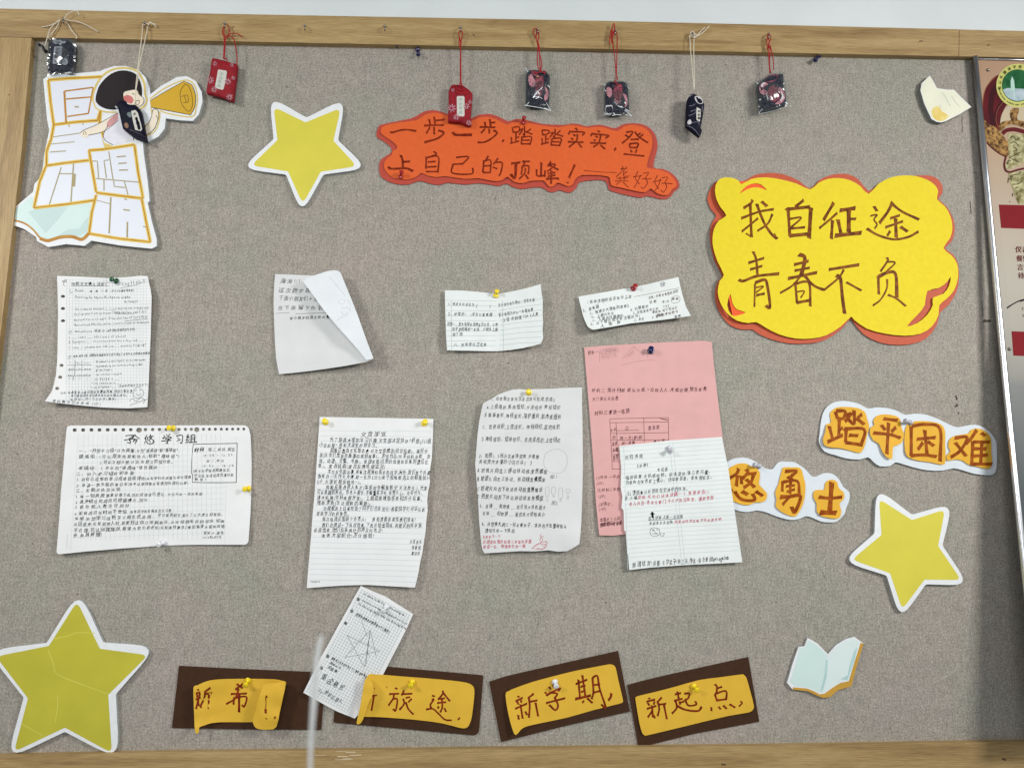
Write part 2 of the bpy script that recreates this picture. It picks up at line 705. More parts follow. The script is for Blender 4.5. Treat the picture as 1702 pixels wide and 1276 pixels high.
def lathe(axis0, axis1, prof, n=20):
    """prof: list of (t 0..1 along axis, radius m)"""
    a, b = Vector(axis0), Vector(axis1)
    d = b-a
    t = d.normalized()
    ref = Vector((0, 0, 1)) if abs(t.z) < .9 else Vector((1, 0, 0))
    u = t.cross(ref).normalized()
    w = t.cross(u)
    V, F = [], []
    for (s, r) in prof:
        for k in range(n):
            an = 2*math.pi*k/n
            V.append(a+d*s+u*max(r, 1e-5)*math.cos(an)+w*max(r, 1e-5)*math.sin(an))
    for i in range(len(prof)-1):
        for k in range(n):
            F.append((i*n+k, i*n+(k+1) % n, (i+1)*n+(k+1) % n, (i+1)*n+k))
    F.append(tuple(range(n))[::-1])
    F.append(tuple((len(prof)-1)*n+k for k in range(n)))
    return V, F

# ================================================================== materials in use
FELT = felt_mat()
WOODH = wood_mat('pale_oak_horizontal', True)
WOODV = wood_mat('pale_oak_vertical', False)
WALLM = mat('wall_paint', rgb(220, 227, 228), rough=0.7, noise=0.03, nscale=6, bump=0.3, bscale=250)
FOAM = mat('white_foam_board', rgb(228, 231, 233), rough=0.55, noise=0.03, nscale=120, bump=0.1)
FOAMEDGE = mat('foam_board_edge', rgb(176, 180, 180), rough=0.8, noise=0.10, nscale=200)
STAR = mat('yellow_star_print', rgb(214, 204, 76), rough=0.40, noise=0.035, nscale=18, spec=0.25, coat=0.12, bump=0.12, bscale=30)
STAR3 = mat('mustard_star_print', rgb(190, 183, 62), rough=0.40, noise=0.05, nscale=16, spec=0.25, coat=0.12, bump=0.12, bscale=30)
PAPER = paper_mat('white_paper', rgb(238, 239, 239))
PAPER2 = paper_mat('cool_white_paper', rgb(232, 237, 240))
PAPER3 = paper_mat('grey_white_paper', rgb(222, 224, 223))
PAPERM = paper_mat('minty_white_paper', rgb(233, 238, 236))
PINK = paper_mat('pink_paper', rgb(226, 174, 172), noise=0.03)
RED = mat('brick_red_card', rgb(180, 70, 54), rough=0.6, noise=0.04, nscale=150, bump=0.15)
ORANGE = mat('orange_card', rgb(218, 94, 38), rough=0.6, noise=0.035, nscale=150, bump=0.15)
TERRA = mat('terracotta_card', rgb(190, 84, 54), rough=0.6, noise=0.04, nscale=150, bump=0.15)
VERM = mat('vermilion_card', rgb(236, 92, 34), rough=0.6, noise=0.04, nscale=150)
YELLOW = mat('yellow_card', rgb(228, 207, 50), spec=.12, rough=0.7, noise=0.03, nscale=120, bump=0.15)
AMBER = paper_mat('amber_paper', rgb(228, 184, 60), noise=0.03, wrinkle=0.3)
AMBER2 = paper_mat('deep_amber_paper', rgb(234, 180, 56), noise=0.04, wrinkle=0.3)
BROWN = mat('dark_brown_card', rgb(66, 44, 30), spec=0.12, rough=0.75, noise=0.06, nscale=120, bump=0.2)
INKB = mat('black_pen_ink', spec=.06, col=rgb(14, 16, 20), rough=0.5, noise=0.3, nscale=300)
INKG = mat('pencil_grey', spec=.06, col=rgb(96, 98, 102), rough=0.6, noise=0.2, nscale=300)
INKP = mat('pale_rule_ink', spec=.06, col=rgb(176, 190, 196), rough=0.6, noise=0.05)
INKGR = mat('grid_rule_ink', spec=.06, col=rgb(168, 184, 186), rough=0.6, noise=0.05)
INKR = mat('red_pen_ink', spec=.06, col=rgb(190, 70, 96), rough=0.5, noise=0.2, nscale=300)
INKM = mat('maroon_pen_ink', spec=.06, col=rgb(74, 28, 34), rough=0.5, noise=0.2, nscale=300)
MARKB = mat('brown_marker', spec=.06, col=rgb(92, 46, 20), rough=0.5, nscale=110, col2=rgb(142, 84, 30))
MARKR = mat('red_brown_marker', spec=.06, col=rgb(104, 32, 16), rough=0.5, nscale=110, col2=rgb(138, 50, 24))
MARKO = mat('rust_marker', spec=.06, col=rgb(128, 58, 14), rough=0.5, nscale=110, col2=rgb(160, 84, 22))
GOLD = mat('gold_print', rgb(222, 192, 84), rough=0.5, spec=.15, nscale=60, col2=rgb(228, 200, 98))
GOLD2 = mat('orange_gold_print', rgb(176, 120, 44), rough=0.5, spec=.15, nscale=60, col2=rgb(192, 140, 58))
OLIVE = mat('olive_line_print', rgb(160, 148, 104), rough=0.5)
MINT = mat('pale_mint_print', rgb(204, 226, 222), rough=0.5, noise=0.02, nscale=20)
MINT2 = mat('shaded_mint_print', rgb(188, 212, 210), rough=0.5, noise=0.02, nscale=20)
PANELP = mat('pale_lavender_print', rgb(220, 224, 234), rough=0.45, noise=0.015, nscale=20)
HAIR = mat('dark_brown_print', rgb(40, 33, 35), rough=0.55, noise=0.1, nscale=30, spec=0.12)
SKIN = mat('pale_skin_print', rgb(232, 220, 200), rough=0.45, noise=0.02)
CHEEK = mat('rose_print', rgb(204, 112, 110), rough=0.45, noise=0.03)
LINE = mat('dark_line_print', rgb(84, 66, 30), rough=0.5)
CHROME = mat('chrome_tube', rgb(206, 208, 212), rough=0.30, metal=1.0, noise=0.02)
STEEL = mat('dull_steel', rgb(150, 146, 136), rough=0.32, metal=1.0, noise=0.1)
CREDCORD = mat('red_cord', rgb(168, 30, 34), rough=0.6, noise=0.15, nscale=900, bump=0.4, bscale=1500)
CWHITE = mat('cream_cord', rgb(222, 212, 192), rough=0.7, noise=0.1, nscale=900, bump=0.4, bscale=1500)
FABRED = mat('crimson_brocade', rgb(142, 18, 32), rough=0.65, noise=0.22, nscale=220, bump=0.5, bscale=700)
FABNAVY = mat('navy_brocade', rgb(15, 16, 36), rough=0.6, spec=.15, noise=0.3, nscale=220, bump=0.5, bscale=700)
FABBLK = mat('charcoal_brocade', rgb(20, 22, 30), rough=0.6, spec=.15, col2=rgb(58, 60, 72), nscale=240, bump=0.5, bscale=700)
FPINK = mat('dusty_pink_weave', rgb(96, 44, 56), rough=0.6, spec=.1, nscale=260, col2=rgb(160, 88, 100))
FPINK2 = mat('light_pink_weave', rgb(150, 92, 104), rough=0.6, spec=.1, nscale=300, col2=rgb(200, 150, 158))
FWHITE = mat('white_weave', rgb(206, 202, 204), rough=0.5, noise=0.1, nscale=220)
LABELW = mat('off_white_label', rgb(204, 202, 194), rough=0.6, noise=0.03)
LABELG = mat('grey_label', rgb(136, 138, 150), rough=0.6, noise=0.05)
CLEAR = cellophane()
BLACKP = mat('black_plastic', rgb(16, 17, 26), rough=0.3, noise=0.1)

def plastic(name, col):
    m = mat(name, col, rough=0.16, noise=0.02, spec=0.55, coat=0.3)
    m.node_tree.nodes['Principled BSDF'].inputs['Subsurface Weight'].default_value = 0.0
    return m
PCOL = {'yellow': plastic('yellow_plastic', rgb(244, 216, 24)), 'red': plastic('red_plastic', rgb(158, 24, 34)),
        'green': plastic('green_plastic', rgb(20, 84, 48)), 'blue': plastic('navy_plastic', rgb(24, 26, 78)),
        'white': plastic('white_plastic', rgb(226, 228, 232)), 'grey': plastic('pearl_grey_plastic', rgb(186, 186, 196))}


# ================================================================== setting: wall and notice board
w0, w1 = P(-260, -420, -16), P(2100, -420, -16)
Vw = []
wx = (-2.6, 3.2)
wz = (-0.2, 3.6)
nx, nz = 24, 16
Vw = [(wx[0]+(wx[1]-wx[0])*i/nx, 0.016, wz[0]+(wz[1]-wz[0])*j/nz) for j in range(nz+1) for i in range(nx+1)]
Fw = [(j*(nx+1)+i, j*(nx+1)+i+1, (j+1)*(nx+1)+i+1, (j+1)*(nx+1)+i) for j in range(nz) for i in range(nx)]
wall = link('wall', Vw, Fw, WALLM)
wall['kind'] = 'structure'

board = thing('notice_board', 'big wooden framed felt notice board that fills the whole wall', 'notice board', 851, 1290, 0)
o = sheet('felt_panel', board, [(-60, 20), (1900, 60), (1900, 1300), (-180, 1300)], FELT, 0, thick=12, step=1e4)
def slab(name, poly, m, h=12, thick=25, label=None, bev=1.1):
    o = sheet(name, board, poly, m, h, thick=thick, step=1e4, smooth=False, label=label)
    md = o.modifiers.new('bevel', 'BEVEL')
    md.width = bev*0.001
    md.segments = 2
    md.limit_method = 'ANGLE'
    return o
slab('top_rail', [(-200, 10), (0, 14.5), (320, 22.5), (700, 29.5), (1000, 35), (1300, 42), (1594.2, 49.2),
                  (1593.2, 94), (1300, 88), (860, 78.6), (320, 67.6), (0, 61.5), (-200, 57)], WOODH)
slab('top_rail', [(1595, 49.3), (1900, 57), (1900, 100), (1594, 94)], WOODH, label='short pale end piece of the top rail, beyond the joint')
slab('side_rail', [(-200, 57.6), (0, 62.1), (52.5, 63.2), (37, 240), (16, 420), (-4, 600), (-60, 1100), (-78, 1258), (-260, 1258)], WOODV)
slab('bottom_rail', [(-260, 1259), (0, 1255), (270, 1249.5), (540, 1246.5), (800, 1243.5), (1280, 1238.5), (1500, 1235), (1900, 1228),
                     (1900, 1420), (-260, 1420)], WOODH)
# nicks, old pin holes and pencil marks that belong to the board
ik = Ink(0.0, 0.25)
ik.strokes(1560, 640, 15.95, '450,280 480,330 480,390*36;430,560 495,540 490,500*36;515,745 535,730*40', 30, True)
for (x, y) in [(723.4, 401.5), (659, 432), (733, 491), (752, 482), (573, 576), (565, 574), (1291, 543), (1605, 847), (1368, 952),
               (1370, 957), (1405, 1040), (533, 1228), (536, 1228.5), (668, 1230), (1108, 1086), (1110, 1092), (452, 478), (351, 430),
               (846, 161), (1231, 175), (1423, 1043), (300, 205), (1130, 640), (1250, 620), (1016, 401)]:
    ik.disc(x, y, random.uniform(.7, 1.3), random.uniform(.6, 1.1), 7)
ik.strokes(1600, 330, 4.402, '55,20 62,110*4;150,895 205,895*14', 4)
ik.strokes(1600, 330, 4.402, '140,750 150,860*3', 3)
ik.strokes(1500, 30, 6.718, '665,1100 668,1276*6', 3)
ik.build('pin_holes', board, mat('dark_hole', rgb(74, 71, 63), rough=0.9, noise=0.2))
ik = Ink(12.0, 0.2)
ik.strokes(1500, 30, 6.718, '185,268 205,258 225,262*9;945,312 975,295*10;172,290 176,296*5', 6)
ik.strokes(1270, 1020, 3.94, '1560,945 1585,955*10', 8)
ik.strokes(800, 1060, 3.546, '1415,742 1440,746*8', 6)
for (x, y) in [(786.5, 57.5), (788, 59), (388, 45), (386, 47), (15, 158)]:
    ik.disc(x, y, 1.4, .9, 7)
ik.build('nicks', board, mat('dark_nick', rgb(96, 76, 50), rough=0.9, noise=0.2))
ik = Ink(12.0, 0.2)
for k in range(9):
    x = 505+random.random()*80
    y = 1248+random.random()*14
    ik.ribbon([(x, y), (x+8+random.random()*18, y+random.uniform(-1, 1))], random.uniform(.6, 1.5))
ik.build('scuffs', board, mat('pale_scuff', rgb(214, 200, 168), rough=0.9))
ik = Ink(0, 0.2)
ik.strokes(1270, 1020, 3.94, '1085,465 1130,440 1195,405 1270,350*4;1120,440 1200,410*3;1160,415 1220,395*3', 3)
ik.build('scratches', board, mat('pale_scratch', rgb(170, 168, 158), rough=0.9))

# ================================================================== poster panel on the right
def hpost(X, Y):
    Y = np.atleast_1d(np.asarray(Y, float))
    return (9+np.clip(Y-97, 0, None)*0.012+np.clip(Y-480, 0, None)*0.080)*0.001
def RX(y):      # centre of the chrome rail
    return float(np.interp(y, [90, 640, 930, 1420], [1619.5, 1671.5, 1701.5, 1752]))
po = thing('poster_panel', 'glossy school rules poster in a chrome frame at the right edge', 'poster', 1720, 600, .009)
ys = [98, 300, 640, 930, 1225]
outl = [(RX(y)+2, y) for y in ys]+[(1900, 1225), (1900, 100)]
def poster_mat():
    m = bpy.data.materials.new('poster_graded')
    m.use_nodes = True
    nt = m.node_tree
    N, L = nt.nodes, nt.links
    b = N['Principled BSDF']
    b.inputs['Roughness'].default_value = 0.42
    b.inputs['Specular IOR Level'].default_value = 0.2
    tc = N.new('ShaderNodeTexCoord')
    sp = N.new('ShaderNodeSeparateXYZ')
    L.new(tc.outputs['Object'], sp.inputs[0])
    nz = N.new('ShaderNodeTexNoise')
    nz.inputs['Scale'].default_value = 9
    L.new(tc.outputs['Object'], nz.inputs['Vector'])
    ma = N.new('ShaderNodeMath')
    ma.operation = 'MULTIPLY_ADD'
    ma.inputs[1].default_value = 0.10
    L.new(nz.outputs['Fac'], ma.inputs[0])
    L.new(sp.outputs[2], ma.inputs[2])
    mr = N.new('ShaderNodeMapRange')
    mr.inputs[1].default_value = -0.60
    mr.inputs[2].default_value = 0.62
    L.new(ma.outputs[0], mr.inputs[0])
    r = N.new('ShaderNodeValToRGB')  # face colour runs from beige at the top to dark teal below
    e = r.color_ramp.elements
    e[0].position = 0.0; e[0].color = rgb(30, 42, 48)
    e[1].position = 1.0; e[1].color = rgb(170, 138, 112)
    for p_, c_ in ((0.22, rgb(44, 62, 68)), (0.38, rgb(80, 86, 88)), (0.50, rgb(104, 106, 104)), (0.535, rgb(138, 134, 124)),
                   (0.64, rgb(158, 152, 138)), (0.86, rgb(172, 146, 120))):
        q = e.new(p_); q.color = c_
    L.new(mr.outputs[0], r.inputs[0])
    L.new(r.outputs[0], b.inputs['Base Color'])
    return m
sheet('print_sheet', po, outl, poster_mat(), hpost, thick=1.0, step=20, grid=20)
outb = [(RX(y)+1, y) for y in ys]+[(1895, 1225), (1895, 101)]
sheet('backing_board', po, outb, mat('dark_edge', rgb(30, 30, 28), rough=.8), lambda X, Y: hpost(X, Y)-0.0040, thick=4.5, step=30, grid=30)
V, F = tube_world('', None, [P(RX(y), y, float(hpost(0, y)[0])+.002) for y in (95, 300, 640, 800, 930, 1100, 1225)], .0054, CHROME, 14)
link('frame_rail', V, F, CHROME, po, True)
V, F = tube_world('', None, [P(x, y, float(hpost(0, y)[0])+.002) for x, y in ((1625, 98), (1702, 100.3), (1895, 106))], .0016, CHROME, 10)
link('frame_rail', V, F, CHROME, po, True, label='thin top rail of the chrome frame')
MARO = mat('maroon_print', rgb(104, 24, 30), rough=.6, spec=.1, nscale=14, col2=rgb(66, 16, 24))
DKRED = mat('dark_red_print', rgb(122, 16, 26), spec=.1, rough=.6, noise=.03)
OCHRE = mat('carved_ochre_print', rgb(62, 34, 16), rough=.6, spec=.1, nscale=170, col2=rgb(176, 136, 80))
STONE = mat('carved_stone_print', rgb(110, 102, 62), rough=.6, spec=.1, nscale=110, col2=rgb(188, 182, 140))
SKYP = mat('cream_disc_print', rgb(186, 170, 142), rough=.45, noise=.02)
def pz(z, t):
    return Z(1600, 60, 6.38, t)
ik = Ink(hpost, .2)
ik.poly(smooth_closed(pz(0, '420,400 330,440 260,530 225,640 215,780 225,880 260,930 330,960 400,1010 400,900 430,800 480,720 560,690 760,700 760,360 560,370'), 3), lift=.2)
ik.build('ribbon_print', po, MARO)
ik = Ink(hpost, .22)
ik.ribbon(pz(0, '395,480 330,580 300,700 300,820 330,940'), 9)
ik.ribbon(pz(0, '470,660 400,730 350,830 345,950'), 5)
ik.build('ribbon_fold_print', po, mat('deep_wine_print', rgb(58, 14, 22), rough=.6, spec=.1))
ik = Ink(hpost, .23)
ik.ribbon(pz(0, '350,430 260,530 222,640 212,780 225,890'), 1.0)
ik.ribbon(pz(0, '430,700 370,790 355,900 390,1000'), .8)
ik.build('ribbon_rim_print', po, mat('rust_rim_print', rgb(150, 84, 56), rough=.6, spec=.1))
ik = Ink(hpost, .24)
ik.poly(smooth_closed(pz(0, '400,930 410,850 450,770 520,725 650,710 800,720 800,1000 650,960 520,930 430,960'), 3), lift=.24)
ik.build('disc_print', po, SKYP)
ik = Ink(hpost, .28)
ik.poly(smooth_closed(Z(1640, 180, 7.5, '-30,150 30,210 100,230 160,290 210,350 250,400 280,470 270,590 230,600 130,540 50,470 0,420 -40,300'), 3), lift=.28)
ik.poly(smooth_closed(Z(1640, 180, 7.5, '150,240 170,190 230,160 300,150 290,110 290,40 330,0 400,5 395,60 380,110 400,150 520,180 520,260 350,205 250,215 180,290'), 3), lift=.29)
ik.build('carving_print', po, OCHRE)
ik = Ink(hpost, .3)
ik.poly(Z(1640, 180, 7.5, '270,320 520,330 520,620 450,690 330,740 250,770 230,700 280,620 270,500'), lift=.3)
ik.poly(Z(1640, 180, 7.5, '270,810 460,780 520,780 520,1190 400,1200 350,1100 310,960 280,900'), lift=.3)
ik.build('pillar_print', po, STONE)
ik = Ink(hpost, .34)
ik.ribbon(Z(1640, 180, 7.5, '240,600 225,660 220,720 240,780 300,795 380,770 520,740'), 24/7.5)
ik.ribbon(Z(1640, 180, 7.5, '195,320 240,280 310,265 380,270 520,310'), 50/7.5)
ik.ribbon(Z(1640, 180, 7.5, '0,430 60,490 150,560 250,610'), 14/7.5)
ik.build('band_print', po, MARO)
ik = Ink(hpost, .36)
for t in ['290,370 330,350 370,400 410,360', '290,440 350,420 400,470', '330,480 380,520 330,540', '280,620 340,590 420,550', '310,630 400,670',
          '290,850 340,830 400,820 420,790', '310,900 300,860 330,850', '320,950 400,940 440,900', '350,1000 400,980', '360,1080 390,1050',
          '270,870 265,930', '285,1160 292,1170', '320,1060 325,1100', '250,700 280,650 300,660', '380,1120 400,1150']:
    ik.ribbon(Z(1640, 180, 7.5, t), 11/7.5)
ik.build('carved_line_print', po, mat('dark_olive_print', rgb(62, 54, 28), spec=.1, rough=.6))
ik = Ink(hpost, .3)
ik.poly(Z(1600, 330, 4.402, '265,45 900,60 900,240 282,215'), lift=.3)
ik.poly(Z(1600, 330, 4.402, '358,970 900,990 900,1170 372,1148'), lift=.3)
ik.build('red_banner_print', po, DKRED, split=.5)
ik = Ink(hpost, .3)
for ch, x, y in (('仪表端庄', 1687, 418.5), ('餐饮有序', 1688.6, 433.5), ('言谈文明', 1690, 448), ('待人真诚', 1691.5, 462)):
    ik.text(ch, (x, y), (x+44, y+1), 11, jit=0, slant=0, bold=.7)
ik.build('handwriting' if False else 'printed_lettering', po, mat('red_brown_letter_print', rgb(92, 26, 26), spec=.05, rough=.6))
ik = Ink(hpost, .3)
ik.ribbon(Z(1600, 330, 4.402, '325,800 380,765 440,740 520,730'), 2.4, True)
ik.ribbon(Z(1600, 330, 4.402, '420,750 460,740 520,745'), 3)
ik.text('T', (1697.5, 516), (1702, 516), 7, jit=0)
ik.text('V', (1699, 527), (1703, 527), 7, jit=0)
ik.build('ink_sketch_print', po, INKB)
ik = Ink(hpost, .4)
ECX, ECY = 1691.5, 142.5
def circ(r, n=40, ax=ECX, ay=ECY, a0=0, a1=360):
    return [(ax+r*math.cos(math.radians(a0+(a1-a0)*i/n)), ay+r*1.02*math.sin(math.radians(a0+(a1-a0)*i/n))) for i in range(n)]
ik.poly(circ(35.5), lift=.40)
ik.build('emblem', po, mat('lime_cream_print', rgb(196, 194, 112), spec=.1, rough=.6, noise=.02))
ik = Ink(hpost, .45)
ik.poly(circ(26.5), lift=.45)
ik.build('emblem_field', po, mat('forest_green_print', rgb(22, 78, 44), rough=.6, spec=.1, nscale=70, col2=rgb(44, 104, 64)))
ik = Ink(hpost, .5)
ik.poly([(ECX-24, 149), (ECX-16, 146.5), (ECX-6, 147), (ECX+8, 148), (ECX+25, 149)]+[(ECX+25.5*math.cos(math.radians(a)), ECY+25.5*math.sin(math.radians(a))) for a in range(16, 168, 8)], lift=.5)
ik.build('emblem_water', po, mat('pale_blue_grey_print', rgb(150, 172, 180), rough=.3, nscale=60, col2=rgb(184, 198, 206)))
ik = Ink(hpost, .55)
ik.poly(Z(1640, 90, 11.6, '488,430 512,480 530,520 540,640 545,700 470,700 462,600 462,520 476,470'), lift=.55)
ik.ribbon(Z(1640, 90, 11.6, '445,690 465,840'), 1.2)
ik.ribbon(Z(1640, 90, 11.6, '520,690 540,850'), 1.6)
ik.build('emblem_tower', po, mat('pale_green_white_print', rgb(176, 210, 196), rough=.3, noise=.05))
ik = Ink(hpost, .5)
for i, ch in enumerate('南山外国语学校'):
    a = math.radians(180-8+ i*17.5)
    cx, cy = ECX+31*math.cos(a), ECY+31*1.02*math.sin(a)
    tx, ty = -math.sin(a), math.cos(a)
    ik.text(ch, (cx-tx*2.9-math.cos(a)*2.4, cy-ty*2.9-math.sin(a)*2.4), (cx+tx*2.9-math.cos(a)*2.4, cy+ty*2.9-math.sin(a)*2.4), 5.6, jit=0, slant=0, bold=.7, upvec=(math.cos(a), math.sin(a)))
for i, ch in enumerate('NANSHAN FOREIGN LANGUAGE'):
    a = math.radians(168-i*5.6)
    cx, cy = ECX+31*math.cos(a), ECY+31*1.02*math.sin(a)
    tx, ty = math.sin(a), -math.cos(a)
    ik.text(ch, (cx-tx*1.3+math.cos(a)*1.5, cy-ty*1.3+math.sin(a)*1.5), (cx+tx*1.3+math.cos(a)*1.5, cy+ty*1.3+math.sin(a)*1.5), 3.6, jit=0, slant=0, bold=.6, upvec=(-math.cos(a), -math.sin(a)))
ik.build('emblem_lettering', po, mat('dark_green_letter_print', rgb(24, 40, 14), spec=.05, rough=.6))
for (x, y) in [(1642, 117), (1677.6, 580)]:
    a, b = P(x, y, float(hpost(0, y)[0])), P(x, y, float(hpost(0, y)[0])+.0022)
    V, F = lathe(a, b, [(0, .0032), (.5, .003), (1, .0016), (1, .0004)], 12)
    link('screw', V, F, STEEL, po, True)

# ================================================================== stars
def star(label, z, outer, inner, ro, ri, m, h=6.5, creases=None):
    c = Z(*z, outer)
    i_ = Z(*z, inner)
    t = thing('foam_star', label, 'star cutout', sum(p[0] for p in c)/len(c), sum(p[1] for p in c)/len(c), 0, 'foam stars on the board')
    s = z[2]
    rad_o = [ro/s if k % 2 == 0 else 14/s for k in range(10)]
    rad_i = [ri/s if k % 2 == 0 else 8/s for k in range(10)]
    ob = sheet('foam_base', t, rounded(c, rad_o), FOAM, h, thick=h-.5, step=1e4, smooth=False, back_m=FOAMEDGE)
    pr = sheet('yellow_face', t, rounded(i_, rad_i), m, h+.12, thick=.1, step=1e4, smooth=False)
    if creases:
        ik = Ink(h+.12, .06)
        for cr in creases:
            ik.ribbon(Z(*z, cr), 1.1)
        ik.build('crease', t, mat('bright_crease', rgb(214, 208, 96), rough=.3))
    return t
star('plain yellow foam star with white border near the top left, beside the megaphone cutout', (320, 0, 3.152),
     '402,505 597,617 802,514 762,735 918,884 685,915 572,1122 490,915 252,884 425,730',
     '424,560 592,642 777,566 738,738 862,872 672,900 577,1070 500,898 306,868 445,735', 128, 45, STAR)
star('tilted yellow foam star with white border below the two amber word signs', (1180, 650, 3.2605),
     '900,520 1095,668 1316,606 1260,835 1406,1052 1170,1045 1032,1238 958,998 716,922 892,770',
     '916,582 1095,697 1274,640 1237,838 1362,1022 1163,1020 1042,1182 976,985 768,912 930,778', 130, 42, STAR)
star('largest foam star, mustard yellow and creased, standing on the bottom rail', (0, 980, 4.31),
     '568,0 740,375 1130,402 830,745 854,1218 465,1015 46,1214 170,770 -100,430 335,378',
     '552,80 715,420 1062,466 775,750 802,1168 465,985 100,1158 200,775 -30,475 350,400', 190, 62, STAR3,
     creases=['385,350 480,330 560,305 680,310', '345,430 380,520 415,605 600,680 780,745', '415,750 410,850 395,950', '150,955 230,1000 310,1045'])

# ================================================================== orange quotation sign
ZA, ZB = (620, 180, 6.546), (840, 190, 5.673)
t = thing('quote_sign', 'long orange cloud shaped card lettered with a two line motto, on red backing', 'paper sign', 870, 330)
redo = Z(*ZA, '35,290 55,210 90,180 250,145 400,115 480,80 560,35 650,22 730,35 840,75 950,120 1060,118 1130,80 1250,62 1350,85 1440,130')
redo += Z(*ZB, '45,65 100,45 200,55 350,92 560,100 620,88 700,95 770,115 880,98 960,115 1040,132 1110,95 1200,85 1290,95 1360,130 1410,190 1435,280 1425,360 1395,500 1480,515 1560,550 1620,610 1640,660 1630,700 1590,730 1560,775 1510,800 1440,795 1340,770 1290,785 1200,775 1000,725 970,690 945,630 850,620 700,640 670,690 620,735 570,735 510,715 450,735 400,725 340,690 250,690 150,705 60,680')
redo += Z(*ZA, '1450,820 1370,845 1300,835 1140,815 1000,830 810,810 720,835 620,820 505,790 400,825 300,830 200,810 110,765 75,720 65,640 75,580 110,540 190,490 205,455 180,410 120,365 55,325')
sheet('backing_card', t, smooth_closed(redo, 2), RED, 2.2, thick=.9, step=1e4)
oro = Z(*ZA, '80,250 100,205 160,180 300,155 480,130 560,75 660,50 760,65 850,105 950,155 1070,140 1150,105 1250,95 1350,125 1420,165 1470,178')
oro += Z(*ZB, '50,85 100,75 200,80 330,105 500,125 600,105 700,115 770,130 880,118 960,135 1050,160 1120,115 1200,102 1290,120 1350,160 1385,230 1380,320 1350,420 1335,500 1400,515 1490,535 1560,575 1610,640 1612,680 1570,710 1540,755 1490,762 1430,745 1370,700 1320,735 1230,725 1080,690 1000,670 985,600 950,585 870,575 720,575 660,610 640,655 600,680 550,665 490,645 450,680 410,680 375,635 340,625 230,630 170,650 90,640 20,590')
oro += Z(*ZA, '1410,780 1340,795 1240,780 1140,762 1000,770 790,740 700,750 600,735 525,705 480,740 410,770 320,775 230,760 170,720 125,660 120,600 150,550 200,510 215,465 255,445 258,410 220,370 150,320 100,285')
hor = hfield([(700, 250, 5.2), (870, 200, 3.6), (666, 290, 3.4), (1050, 220, 5.2), (1110, 310, 5.4), (850, 300, 5.6), (980, 300, 5.4), (640, 230, 4.6)], 40)
card = sheet('orange_card', t, smooth_closed(oro, 2), ORANGE, hor, thick=.35, step=6, grid=10)
ik = Ink(hor, .14)
ik.strokes(*ZA, '''190,255 210,265 300,240 380,235 470,250*16; 665,95 675,175;680,135 780,125;610,120 625,185;555,190 680,185 770,185;620,205 600,240 580,275;665,205 665,285;710,240 770,270 700,330 560,372*18;
870,260 900,290 1075,290*24;1270,120 1280,200;1280,160 1330,155;1215,150 1225,205;1160,205 1330,210;1220,225 1175,270;1265,225 1265,275;1310,240 1350,270 1290,330 1210,370 1140,372;1425,345 1405,365''', 16)
ik.strokes(*ZB, '''65,125 75,175;75,125 130,120 125,165 80,170;100,175 100,265;100,220 130,215;55,215 60,275;45,275 130,255;180,110 180,195 165,185;140,150 165,140 130,195;240,140 205,165;190,165 255,190;155,215 150,280;155,215 245,215 230,290;155,245 230,245;150,280 230,280;
345,150 355,200;345,150 410,155 400,185 355,195;380,195 380,270;380,235 410,235;345,225 350,280;335,285 410,265;470,140 465,215 450,205;425,180 455,175 420,215;520,155 490,180;470,185 545,210;440,230 430,290;440,230 525,230 510,300;440,260 510,262;430,290 510,295''', 11)
ik.strokes(*ZB, '''660,130 680,150;610,160 595,190;605,165 740,170 725,200;640,190 660,205;620,225 640,240;590,260 735,265;680,190 670,250 600,310;690,275 720,315;
870,155 890,170;820,180 805,205;815,185 970,200 945,225;850,205 870,220;835,240 850,250;800,270 950,275;900,200 880,270 830,310;895,290 940,330;1045,320 1025,340*16;
1140,170 1200,165 1170,215 1100,275;1130,195 1160,215;1220,165 1260,215 1345,270;1275,180 1240,200;1300,190 1270,215;1180,240 1260,235;1170,280 1175,315;1170,280 1250,275 1240,320;1175,315 1240,315;1180,340 1195,360;1240,335 1225,365;1115,375 1310,395''', 13)
ik.strokes(*ZA, '''300,510 320,560 325,660*20;325,585 400,580*18;165,640 210,660 360,655 435,685*20;
660,470 690,500 620,530;580,530 575,660;590,535 710,530 705,700;595,585 680,580;590,640 690,635;575,690 705,690;
905,535 1040,530 970,610;870,610 975,605;870,610 865,705 1070,715 1085,650;
1255,520 1230,560;1205,570 1195,700;1205,575 1280,570 1275,700;1210,630 1275,625;1200,700 1275,700;1360,545 1310,610;1320,590 1405,595 1390,700 1370,735;1305,640 1350,660''', 14)
ik.strokes(*ZB, '''55,465 140,455*16;100,465 90,600 50,565*20;160,445 230,445;185,450 165,490;160,490 150,570;165,490 220,490 215,565;190,510 180,560 130,610;190,570 215,610*14;
340,455 335,585*15;295,520 300,580 370,580;375,530 370,590;430,445 400,490;415,470 470,475 430,515 395,540;415,480 500,525;400,560 470,550;400,585 470,575;385,610 490,605 495,615*15;435,530 430,655*15;
655,475 600,600*16;585,640 590,650*17''', 12)
ik.strokes(*ZB, '740,530 900,545 1050,550*4', 4)
